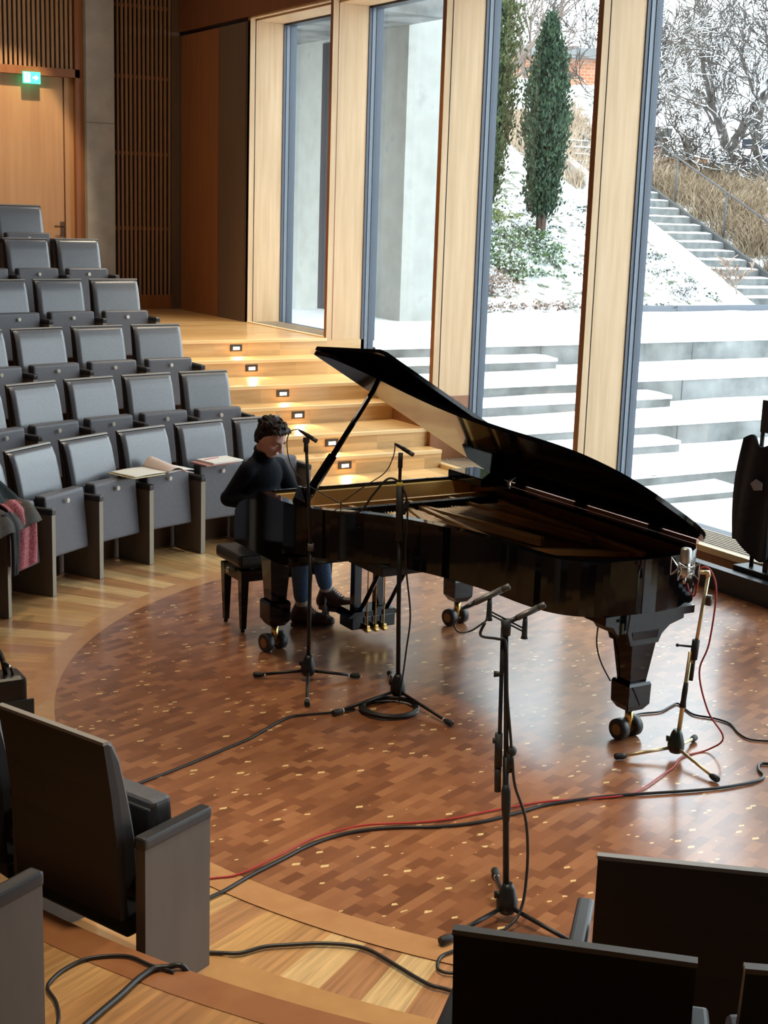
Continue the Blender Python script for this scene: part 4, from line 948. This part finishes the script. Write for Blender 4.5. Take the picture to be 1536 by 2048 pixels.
drape('rose_scarf', 'rose patterned scarf hanging over the front of a left seat', 'scarf', pink_m, dr([(4.1, .72), (4.03, .68), (3.99, .6), (3.98, .45), (3.985, .3)], -.02, .26, .014, 1, .06))
drape('coat_sleeve', 'dark grey coat sleeve hanging down a left seat front', 'coat', mat('dark grey wool', (.03, .03, .034), .9), dr([(4.02, .69), (3.965, .6), (3.96, .45), (3.965, .3)], -.1, -.02, .006, 4, -.03), 8, 20, .02)
# bag
t = thing('handbag', 'black leather bag with strap standing on the floor at the left edge', 'bag', (1.85, 6.95, 0))
leb = mat('black bag leather', (.008, .008, .009), .3)
mb = MB(); mb.box((-.17, -.09, 0), (.13, .09, .26), .03, seg=3); mb.build('body', leb, t)
MB().box((-.17, -.1, .02), (.16, -.085, .14), .006).build('front_pocket', mat('dark green pocket', (.014, .018, .014), .5), t)
mb = MB(); mb.tube(smooth_path([(-.2, 0, .22), (-.14, 0, .4), (-.05, 0, .44), (.02, 0, .36), (.05, 0, .22)], 5), .014, 8); mb.box((-.2, -.03, .2), (.0, .03, .4), .03, seg=3); mb.build('handle', leb, t)
MB().tube(smooth_path([(.02, -.02, .33), (.06, -.03, .3), (.075, -.03, .24), (.08, -.03, .18)], 4), .008, 8).box((.05, -.06, .13), (.11, -.02, .21), .006).build('strap', leb, t)
MB().tube([(.045, -.035, .31), (.055, -.035, .3)], .012, 10).tube([(.06, -.065, .185), (.1, -.062, .215)], .004, 6).build('buckle', chrome, t)
# black riser box along the window wall and the covered trolley on it
o = MB().box((7.2, 4.2, 0), (7.29, 7.95, .165), .004).build('black_plinth_box', mat('black painted box', (.012, .013, .016), .35)); tag(o, 'long low black box lying along the window wall', 'box')
t = thing('equipment_trolley', 'black steel trolley frame hung with black cloth at the right edge', 'trolley', (7.39, 7.1, 0))
fm = mat('black trolley steel', (.012, .013, .016), .35, metal=.3)
MB().box((-.08, -.6, .12), (.08, .26, .2), .006).box((-.06, -.6, .03), (.06, .2, .1), .004).build('base_frame', fm, t)
for y in (.16, -.12): MB().tube([(0, y, .2), (0, y, 1.25)], .016, 10).build('upright', fm, t)
MB().box((-.02, -.5, 1.18), (.02, .17, 1.41), .005).build('top_panel', fm, t)
mb = MB(); mb.box((-.03, -.03, .2), (.03, .02, .9))
for k in range(30): mb.box((-.034, .024, .25+.015*k), (-.028, .034, .257+.015*k))
mb.build('perforated_rail', fm, t)
def cl(u, v):
    y = .285-.33*u+.03*math.sin(v*3)*(u < .05)+.045*v*(1-u); z = 1.12-.8*v+.035*math.sin(u*8)*(1-v)+.06*math.sin(u*5+1)*v
    return (-.06+.02*math.sin(u*9+v*2), y+.02*math.sin(v*3.2), z)
mb = MB(); mb.grid(cl, 20, 30); o = mb.build('draped_cloth', noisy('black molton cloth', [(.3, (.006, .007, .011)), (.7, (.012, .014, .02))], 20, .95)); s = o.modifiers.new('t', 'SOLIDIFY'); s.thickness = .02
o.location = t.location; tag(o, 'black stage cloth draped on the trolley at the right edge', 'cloth')
MB().prism([(.14, .82), (.09, .86), (.03, .84), (.03, .79), (.1, .775)], -.1, -.09, 'x').build('grey_patch', mat('grey tape', (.2, .2, .24), .6)).location = (0, 0, 0)
bpy.data.objects['grey_patch'].parent = o

# ------------------------------------------------------------------ outside: terrace, steps
out = MB()
def tierbox(y0, y1, z, x0=8.13, x1=60): out.box((x0, y0, z-.6), (x1, y1, z))
lev = [(14.05, 19.5, 1.11), (12.6, 14.05, .83), (11.25, 12.6, .555), (10.0, 11.25, .31), (9.0, 10.0, .1)]
mb = MB()
for y0, y1, z in lev: mb.box((8.13, y0, z-.7), (45, y1+.01, z-.03))
mb.box((8.13, -20, -.6), (45, 9.0, .07)); mb.box((8.13, 9.0, -.6), (45, 10.0, .07))
tw = mb.build('terrace_walls', conc_out); tag(tw, 'weathered concrete terrace tiers outside the windows', 'terrace'); tw['kind'] = 'structure'
del tw['label'], tw['category']; tw.name = 'floor_terrace'
def snow_slab(mb, x0, x1, y0, y1, z, th=.035):
    nx = max(2, int((x1-x0)/.35)); ny = max(2, int((y1-y0)/.3))
    def fn(u, v):
        x = x0+(x1-x0)*u; y = y0+(y1-y0)*v; e = min(v, 1-v)
        return (x, y+.012*noise.noise((x*2.2, 0, z*9)) if v == 0 else y, z+.018*noise.noise((x*1.5, y*1.5, z))+.01*noise.noise((x*6, y*6, z))-(.02 if v == 0 else 0))
    mb.grid(fn, nx, ny)
    V = [fn(i/nx, 0) for i in range(nx+1)]
    for a, b in zip(V, V[1:]): mb.quad(a, b, (b[0], b[1]+.004, z-th-.01), (a[0], a[1]+.004, z-th-.01))
mb = MB()
for y0, y1, z in lev: snow_slab(mb, 8.12, 24, y0-.012, y1, z)
snow_slab(mb, 8.12, 24, -6, 9.0, .1)
o = mb.build('snow_cover', snow); tag(o, 'snow lying on the terrace outside the windows', 'snow', kind='stuff')
# half-height stone steps in front of the tiers
for x0, x1, y0, y1, z, nm in ((8.25, 10.36, 13.6, 14.05, .97, 'uppermost'), (8.2, 10.9, 12.16, 12.6, .69, 'second from the top'), (8.2, 9.9, 10.86, 11.25, .43, 'third from the top'), (8.3, 9.58, 9.62, 10.0, .2, 'lowest')):
    t = thing('concrete_step', 'concrete half step with snow on top, %s, outside the window' % nm, 'step', ((x0+x1)/2, (y0+y1)/2, z-.27))
    local(MB().box((x0, y0, z-.3), (x1, y1, z-.03), .004).build('block', conc_out), t)
    mb = MB(); snow_slab(mb, x0-.01, x1+.01, y0-.01, y1, z); mb.box((x1-.01, y0, z-.035), (x1+.01, y1, z-.005)); local(mb.build('snow_cap', snow), t)
mb = MB()
for z0, z1, y, xs in ((.83, 1.08, 14.05, (10.45, 12.9, 15.4, 17.9)), (.555, .8, 12.6, (11.45, 12.9, 15)), (.31, .53, 11.25, (10.2, 12.4, 14.6)), (.1, .28, 10.0, (10.6, 12.8))):
    for x in xs: mb.box((x, y-.003, z0), (x+.012, y+.01, z1))
o = mb.build('wall_joints', mat('joint', (.08, .08, .08), .9)); o['kind'] = 'structure'; o.name = 'trim_1'
# outdoor concrete wall / pillar beside the first two windows
mb = MB(); mb.box((10.3, 17.16, .5), (10.93, 24, 8)); mb.box((8.2, 21.6, .5), (10.3, 22, 8))
o = st('wall_outside', mb, noisy('light concrete', [(.3, (.3, .305, .28)), (.6, (.36, .365, .34)), (.8, (.26, .265, .25))], 3, .9, det=8))
MB().box((10.28, 18.75, 1.1), (10.3, 19.6, 5.0)).build('door_panel', mat('dark blue door', (.01, .014, .03), .3), o)
MB().box((8.13, 16.2, 5.05), (10.3, 24, 5.4)).build('shade_canopy', conc_out, o)  # unseen slab, extended over the passage to darken its wall
MB().box((15.5, 18.28, 1.05), (40, 18.36, 1.2), .005).build('kerb', mat('dark steel kerb', (.09, .1, .12), .6), None)['kind'] = 'structure'
bpy.data.objects['kerb'].name = 'trim_2'

# ------------------------------------------------------------------ hillside
def hz(x, y):
    s = max(0, y-18.36); z = 1.11+.46*s
    topz = 5.9-max(0, min(1, (x-.86*y+2)/2.))*2.4
    if z > topz-.6: z = topz-.6*math.exp(-(z-topz+.6)/.6)
    k = 1-.85*max(0, min(1, (1.5-abs(x-18.9))/.7))
    return z-.3*(1-k)/.85*min(1, s*2)+k*(.12*noise.noise((x*.7, y*.7, 0))*min(1, s)+.06*noise.noise((x*2.3, y*2.3, 3))*min(1, s))
mb = MB(); mb.grid(lambda u, v: ((lambda x, y: (x, y, hz(x, y)))(10.9+29*u, 18.3+26*v)), 190, 190)
hm = mat('snowy earth', (.9, .92, .94), .85); n, l = nodes(hm)
mp = coords(hm, (1, 1, 1), (0, 0, 0), True)
t1 = n.new('ShaderNodeTexNoise'); t1.inputs['Scale'].default_value = 3.2; t1.inputs['Detail'].default_value = 9; t1.inputs['Roughness'].default_value = .72; l.new(mp.outputs[0], t1.inputs[0])
r_ = ramp(hm, [(.38, (.07, .08, .05)), (.44, (.25, .25, .2)), (.475, (.86, .88, .9))], t1.outputs[0]); l.new(r_.outputs[0], n['Principled BSDF'].inputs['Base Color'])
st('floor_hillside', mb, hm)
mb = MB(); mb.box((8.2, 44, 0), (110, 150, 3.4)); mb.box((39, -40, 0), (120, 44, 3.3)); st('floor_distant', mb, snow)

# garden stairs
sx0, sx1 = 18.48, 19.6
t = thing('garden_stair', 'snow-covered concrete stair climbing the slope behind the terrace', 'outdoor stair', (19, 18.5, 1.1))
mbs, mbc = MB(), MB()
for i in range(20):
    y = 18.72+.335*i*.98; z = 1.22+.152*(i+.6)
    mbc.box((sx0, y, z-.5), (sx1, y+.36, z-.03)); snow_slab(mbs, sx0-.01, sx1+.01, y+.035, y+.36, z, .03)
local(mbc.build('steps', noisy('dark stair concrete', [(.3, (.08, .085, .085)), (.7, (.17, .175, .17))], 6, .9)), t); local(mbs.build('snow_on_steps', snow), t)
mb = MB(); mb.prism([(18.5, .7), (25.4, 4.0), (25.4, 4.38), (18.5, 1.14)], 18.26, 18.47, 'x'); local(mb.build('snowy_side_wall', snow), t)
mb = MB(); mb.prism([(18.5, .9), (25.4, 4.2), (25.4, 4.36), (18.5, 1.23)], 19.6, 19.68, 'x'); local(mb.build('edge_board', mat('dark edging', (.06, .06, .06), .8)), t)
# handrail
t = thing('handrail', 'thin dark metal handrail beside the garden stair', 'handrail', (19.7, 21, 2.3))
rm = mat('dark rail metal', (.06, .06, .065), .5)
for y in (18.9, 20.85, 22.3, 24.2):
    z = 1.15+.46*(y-18.36); local(MB().tube([(19.72, y, z-.1), (19.72, y, z+.85)], .02, 8).build('post', rm), t)
local(MB().tube([(19.72, 18.2, 1.92), (19.72, 24.8, 4.95)], .018, 8).build('rail', rm), t)

# ------------------------------------------------------------------ plants
def leafblob(mb, c, r, n, s, rnd, flat=1, up_b=0):
    for _ in range(n):
        d = Vector((rnd.gauss(0, 1), rnd.gauss(0, 1), rnd.gauss(0, 1)*flat)).normalized()*r*rnd.uniform(.55, 1)
        p = Vector(c)+Vector((d.x, d.y, d.z*flat)); a = Vector((rnd.uniform(-1, 1), rnd.uniform(-1, 1), rnd.uniform(-.4, 1)+up_b)).normalized()*s*rnd.uniform(.6, 1.3); b = a.orthogonal().normalized()*s*.55
        mb.quad(p, p+a*.5+b, p+a, p+a*.5-b)
cyp_m = snowcap('cypress foliage', (.018, .04, .022), (.045, .08, .04), .62, .8, 5)
cyp_m2 = snowcap('lighter cypress foliage', (.04, .06, .02), (.09, .11, .04), .7, .85, 5)
barkm = snowcap('snowy bark', (.045, .035, .03), (.1, .085, .075), .35, .55, 6)
bark2 = mat('cypress bark', (.1, .06, .045), .9)
def cypress(name, label, x, y, h, r, m, seed, trunk=.4, lean=0):
    rnd = random.Random(seed); z0 = hz(x, y)
    t = thing(name, label, 'tree', (x, y, z0))
    mb = MB()
    for k in range(1500 if h < 5 else 4200):
        f = rnd.random()**1.15; zz = trunk+(h-trunk)*f; rr = r*(math.sin(min(1, (f*1.15+.16))*math.pi*.53)**.7)*(1-f**3.2)*(.84+.5*noise.noise((zz*2.2+seed, (k % 7)*1.7, 0)))
        a = rnd.uniform(0, 2*math.pi); q = rr*rnd.uniform(.45, 1)
        c = Vector((q*math.cos(a)+lean*f, q*math.sin(a), zz))
        for j in range(9):
            p = c+Vector((rnd.gauss(0, .045), rnd.gauss(0, .045), rnd.gauss(0, .07))); d = Vector((math.cos(a)*.35+rnd.gauss(0, .3), math.sin(a)*.35+rnd.gauss(0, .3), 1)).normalized()*rnd.uniform(.05, .12); b = Vector((rnd.gauss(0, 1), rnd.gauss(0, 1), rnd.gauss(0, .5))).normalized()*.022
            mb.quad(p-b, p+d*.6-b*.9, p+d, p+d*.5+b)
    mb.build('foliage', m, t, norm=False)
    mb = MB()
    for k in range(7):
        a = 2*math.pi*k/7; mb.tube([(.05*math.cos(a), .05*math.sin(a), -.1), (.07*math.cos(a), .07*math.sin(a), .6), (.1*math.cos(a), .1*math.sin(a), 1.5), (.04*math.cos(a), .04*math.sin(a), h*.8)], [.035, .03, .02, .008], 6)
    mb.build('trunk', bark2, t)
cypress('cypress_tree', 'tall narrow dark green cypress standing on the snowy slope', 15.23, 20.66, 3.62, .52, cyp_m, 3)
cypress('cypress_tree', 'larger yellow-green cypress partly hidden by the window post', 14.55, 21.6, 6.2, .75, cyp_m2, 5, .3)
def gz(x, y): return hz(x, y)
def shrub(name, label, cat, spots, m, seed, rr=.35, n=200, s=.05, flat=.4, kind=None, stems=None):
    rnd = random.Random(seed); mb = MB()
    for x, y in spots: leafblob(mb, (x, y, gz(x, y)+rr*.2), rr*rnd.uniform(.7, 1.2), n, s, rnd, flat, .4)
    o = mb.build(name, m, norm=False); tag(o, label, cat); 
    if kind: o['kind'] = kind
    return o
rnd = random.Random(11)
ivy_m = snowcap('ivy leaves', (.03, .07, .015), (.1, .17, .04), .55, .85, 14)
def region(cx_, cy_, a, b, n): return [(cx_+rnd.uniform(-a, a), cy_+rnd.uniform(-b, b)) for _ in range(n)]
shrub('ivy_patch', 'green ivy ground cover around the foot of the dark cypress', 'ivy', region(14.4, 20.2, .75, .75, 60), ivy_m, 1, .28, 150, .05, .35, 'stuff')
shrub('ivy_patch', 'yellow-green ivy patch below the larger cypress', 'ivy', region(14.7, 21.9, .5, .6, 26), mat('yellow green leaf', (.2, .24, .08), .8), 2, .3, 130, .05, .4, 'stuff')
dk_ivy = snowcap('dark ivy', (.02, .035, .02), (.07, .085, .05), .5, .8, 10)
shrub('ground_cover', 'snow-dusted dark ground cover on the slope right of the cypress', 'ground cover', region(16.2, 20.8, 1.2, 1.5, 60), dk_ivy, 3, .18, 40, .045, .4, 'stuff')
shrub('ground_cover', 'snow-dusted dark ground cover beside the garden stair', 'ground cover', region(17.3, 19.7, .6, .8, 26), dk_ivy, 4, .17, 60, .045, .4, 'stuff')
shrub('ground_cover', 'snow-dusted dark ground cover on the slope left of the cypress', 'ground cover', region(14.3, 22.2, 1.5, 1.6, 50), dk_ivy, 12, .2, 45, .045, .4, 'stuff')
brown = snowcap('brown dry leaves', (.1, .05, .03), (.22, .12, .07), .6, .85, 12)
shrub('brown_shrub', 'rusty brown leafless shrub at the left foot of the slope', 'shrub', region(13.2, 19.2, .35, .3, 14), brown, 5, .26, 150, .04, .8)
shrub('hedge_row', 'low brown plants at the terrace edge below the cypress', 'shrub', [(12.6+.22*k, 18.45) for k in range(9)], brown, 6, .16, 130, .04, .6)
shrub('hedge_row', 'low dark green plants at the terrace edge right of the brown ones', 'shrub', [(14.6+.25*k, 18.42) for k in range(8)], dk_ivy, 7, .13, 130, .045, .6)
shrub('low_shrub', 'low twiggy shrub near the terrace kerb below the stair', 'shrub', region(16.75, 18.75, .45, .2, 10), snowcap('purple twigs', (.06, .05, .06), (.15, .13, .14), .55, .8, 12), 8, .22, 110, .03, .9)
# dry grass
def grass(name, label, spots, seed, h, m, n=60):
    rnd = random.Random(seed); mb = MB()
    for x, y in spots:
        z = gz(x, y)
        for _ in range(n):
            p = Vector((x+rnd.gauss(0, .13), y+rnd.gauss(0, .13), z-.05)); d = Vector((rnd.gauss(0, .35), rnd.gauss(0, .35), 1)).normalized()*h*rnd.uniform(.5, 1.1); b = Vector((rnd.gauss(0, 1), rnd.gauss(0, 1), 0)).normalized()*.009
            q = p+d*.6; e = p+d+Vector((d.x, d.y, -.1*h))*.5
            mb.quad(p-b, p+b, q+b, q-b).quad(q-b, q+b, e+b*.3, e-b*.3)
    o = mb.build(name, m, norm=False); return tag(o, label, 'grass', kind='stuff')
tan_m = noisy('dry tan grass', [(.3, (.22, .155, .1)), (.7, (.4, .31, .21))], 8, .9)
pk_m = noisy('pale pinkish grass', [(.3, (.4, .3, .22)), (.7, (.6, .48, .36))], 8, .9)
sp = []
for k in range(260):
    f_ = rnd.random(); y = 20.3+4.0*f_; x = 20.0+rnd.uniform(0, 2.3)
    sp.append((x, y))
grass('dry_grass', 'tall dry tan grass covering the bank right of the stair', sp, 9, .55, tan_m, 46)
grass('dry_grass', 'tangled pale brush on the upper slope behind the cypress', [(17.4+rnd.uniform(0, 3.0), 23.4+rnd.uniform(0, 3.2)) for _ in range(150)], 10, .6, pk_m, 46)
grass('dry_grass', 'dry stems beside the stair foot at right', [(20.0+rnd.uniform(0, .9), 18.8+rnd.uniform(0, 1.5)) for _ in range(34)], 13, .45, tan_m, 40)
# bare trees
def tree(name, label, x, y, z0, h, r0, m, seed, lean=(0, 0), depth=6, spread=.55, first=.35, snowy=True, cat='tree'):
    rnd = random.Random(seed); t = thing(name, label, cat, (x, y, z0)); mb = MB(); mt = MB()
    cnt = [0]
    def br(p, d, L_, r, lv, mbx):
        if cnt[0] > 2600: return
        cnt[0] += 1
        pts = [p]; q = p; dd = d
        ns = 4
        for k in range(ns):
            dd = (dd+Vector((rnd.gauss(0, .16), rnd.gauss(0, .16), rnd.gauss(0, .1)+.02))).normalized(); q = q+dd*L_/ns; pts.append(q)
        rad_ = [max(r*(1-.35*k/ns), .011) for k in range(ns+1)]; mbx.tube(pts, rad_, 6 if lv < 2 else 4 if lv < 4 else 3, cap=False)
        if lv >= depth: return
        nb = 3 if lv < depth-1 else 3
        for j in range(nb):
            k = ns if j == 0 else rnd.randint(1, ns); ang_ = rnd.uniform(.3, 1)*spread*(.5 if j == 0 else 1.25); ax_ = dd.orthogonal().normalized(); ax_.rotate(Matrix.Rotation(rnd.uniform(0, 6.28), 3, dd))
            nd = dd.copy(); nd.rotate(Matrix.Rotation(ang_, 3, ax_)); br(pts[k], nd, L_*rnd.uniform(.6, .82), rad_[k]*(.75 if j == 0 else .5), lv+1, mb)
    br(Vector((0, 0, -.3)), Vector((lean[0], lean[1], 1)).normalized(), h*first, r0, 0, mt)
    mt.build('trunk', m, t); mb.build('branches', m, t, norm=False); return t
tree('bare_tree', 'bare snowy tree with a thick trunk at the right edge of the view', 22.9, 23.3, 3.0, 7.0, .17, barkm, 21, (.05, 0), 6, .75, .3)
tree('bare_tree', 'bare tree with dark leaning trunk among snowy branches', 22.6, 24.6, 3.6, 6.5, .15, barkm, 22, (.55, -.45), 6, .7, .3)
tree('bare_tree', 'slender bare tree rising beside the window post at right', 22.4, 27.5, 3.7, 6.5, .11, barkm, 23, (-.25, .2), 6, .7, .3)
tree('bare_tree', 'forked bare tree behind the top of the slope, left window', 19.6, 28.5, 5.3, 5.5, .1, mat('thin bare bark', (.16, .12, .1), .9), 24, (.05, 0), 5, .5, .3)
tree('bare_tree', 'thin multi-stemmed bare tree behind the dark cypress', 21.2, 29.2, 5.5, 5.5, .08, MATS['thin bare bark'], 25, (.0, 0), 5, .45, .3)
tree('bare_tree', 'bare tree crown spreading in the upper right corner', 25.5, 27.0, 3.6, 7.5, .15, barkm, 27, (-.1, -.1), 6, .7, .3)
tree('bare_tree', 'distant bare tree in front of the snowy houses', 25.2, 31.0, 3.6, 7.5, .12, barkm, 28, (-.1, -.1), 6, .7, .3)
tree('bare_tree', 'low branching snowy tree spreading over the dry grass bank', 22.2, 24.3, 3.3, 7.0, .1, barkm, 33, (-.3, .1), 6, 1.1, .14)
tree('bare_tree', 'low spreading snowy tree close behind the right end of the grass bank', 23.4, 22.9, 3.0, 7.0, .11, barkm, 35, (-.25, .2), 6, 1.1, .14)
tree('bare_bush', 'small leafless bush with thin branches at the foot of the stair', 18.42, 18.95, 1.38, 1.3, .02, mat('bush twigs', (.3, .22, .17), .9), 29, (0, 0), 4, .9, .3, cat='bush')
tree('bare_bush', 'leafless pinkish shrub growing at the right edge below the grass', 19.6, 19.3, 1.5, 2.0, .025, MATS['bush twigs'], 31, (.1, 0), 5, .9, .3, cat='bush')

for i, (src, x, y, rz, sc) in enumerate((('bare_tree', 29, 30.5, 2, .9), ('bare_tree.002', 31.5, 30, 1, 1.0), ('bare_tree.005', 34, 31.5, 4, 1.1), ('bare_tree', 27.4, 33.5, 5, 1.0), ('bare_tree.006', 33, 37, 3, 1.2), ('bare_tree.005', 24.5, 34.5, 2.6, .9))):
    c = copy_tree(bpy.data.objects[src]); c.location = (x, y, 3.2 if x > 25 else 5.3); c.rotation_euler.z = rz; c.scale = (sc,)*3
    c['label'] = 'bare winter tree among the farther ones beyond the garden'; c['group'] = 'farther bare trees'
# ------------------------------------------------------------------ buildings in the distance
def house(label, x, y, z, w, d, h, rz, wallm, roofm, pitch=.6, flat=False, wins=2):
    t = thing('distant_house', label, 'building', (x, y, z), rz)
    MB().box((-w/2, -d/2, -4), (w/2, d/2, h)).build('wall', wallm, t)
    if flat: MB().box((-w/2-.3, -d/2-.3, h), (w/2+.3, d/2+.3, h+.25)).build('roof', roofm, t)
    else: MB().prism([(-d/2-.4, h-.1), (0, h+pitch*d/2), (d/2+.4, h-.1), (0, h+pitch*d/2-.25)], -w/2-.3, w/2+.3, 'x').box((-w/2, -.1, h-.1), (w/2, .1, h+pitch*d/2-.3)).build('roof', roofm, t)
    for k in range(wins):
        xx = -w/2+w*(k+.7)/(wins+.4); wn = MB().box((xx-.4, -d/2-.04, h*.35), (xx+.4, -d/2, h*.35+1.1)).build('window', mat('dark distant window', (.03, .035, .045), .2), t)
    return t
brick = mat('orange brick', (.5, .2, .1), .9); n, l = nodes(brick); bt = n.new('ShaderNodeTexBrick'); mp = coords(brick, (1, 1, 1), (R(90), 0, 0), True)
bt.inputs['Scale'].default_value = 3; bt.inputs['Color1'].default_value = (.5, .19, .09, 1); bt.inputs['Color2'].default_value = (.62, .3, .18, 1); bt.inputs['Mortar'].default_value = (.6, .45, .35, 1); l.new(mp.outputs[0], bt.inputs[0]); l.new(bt.outputs[0], n['Principled BSDF'].inputs['Base Color'])
house('long low orange brick building with flat grey roof on the hilltop', 21.8, 33.4, 5.5, 7.4, 3, 1.1, R(-20), brick, mat('grey roof', (.25, .25, .25), .7), flat=True, wins=0)
gw = mat('grey render', (.42, .43, .44), .9)
gw = mat('grey render', (.11, .115, .125), .9)
house('grey house with snow-covered roof behind the bare trees', 37, 33.5, 3.3, 7, 6, 2.4, R(-46), gw, snow, .6)
house('pale house with steep snowy roof seen through branches', 30.8, 36, 3.3, 6.5, 5.5, 2.0, R(-42), mat('pale render', (.2, .2, .2), .9), snow, .75)
house('low brown shed with snow on its roof beyond the bank', 29, 29.6, 3.2, 4, 3, 1.2, R(-45), mat('brown boards', (.14, .1, .08), .9), snow, .5, wins=1)
house('small orange timber hut behind the window post', 25.3, 30.9, 3.5, 1.4, 2, 1.5, R(-40), mat('orange boards', (.55, .25, .08), .8), snow, .3, wins=0)
grass('dry_brush', 'reddish brown brush on the ridge above the stair', [(26.4+rnd.uniform(-1.0, 1.0), 29.6+rnd.uniform(-1, 1)) for _ in range(50)], 15, .9, noisy('russet brush', [(.3, (.25, .13, .08)), (.7, (.4, .26, .15))], 4, .9), 60)
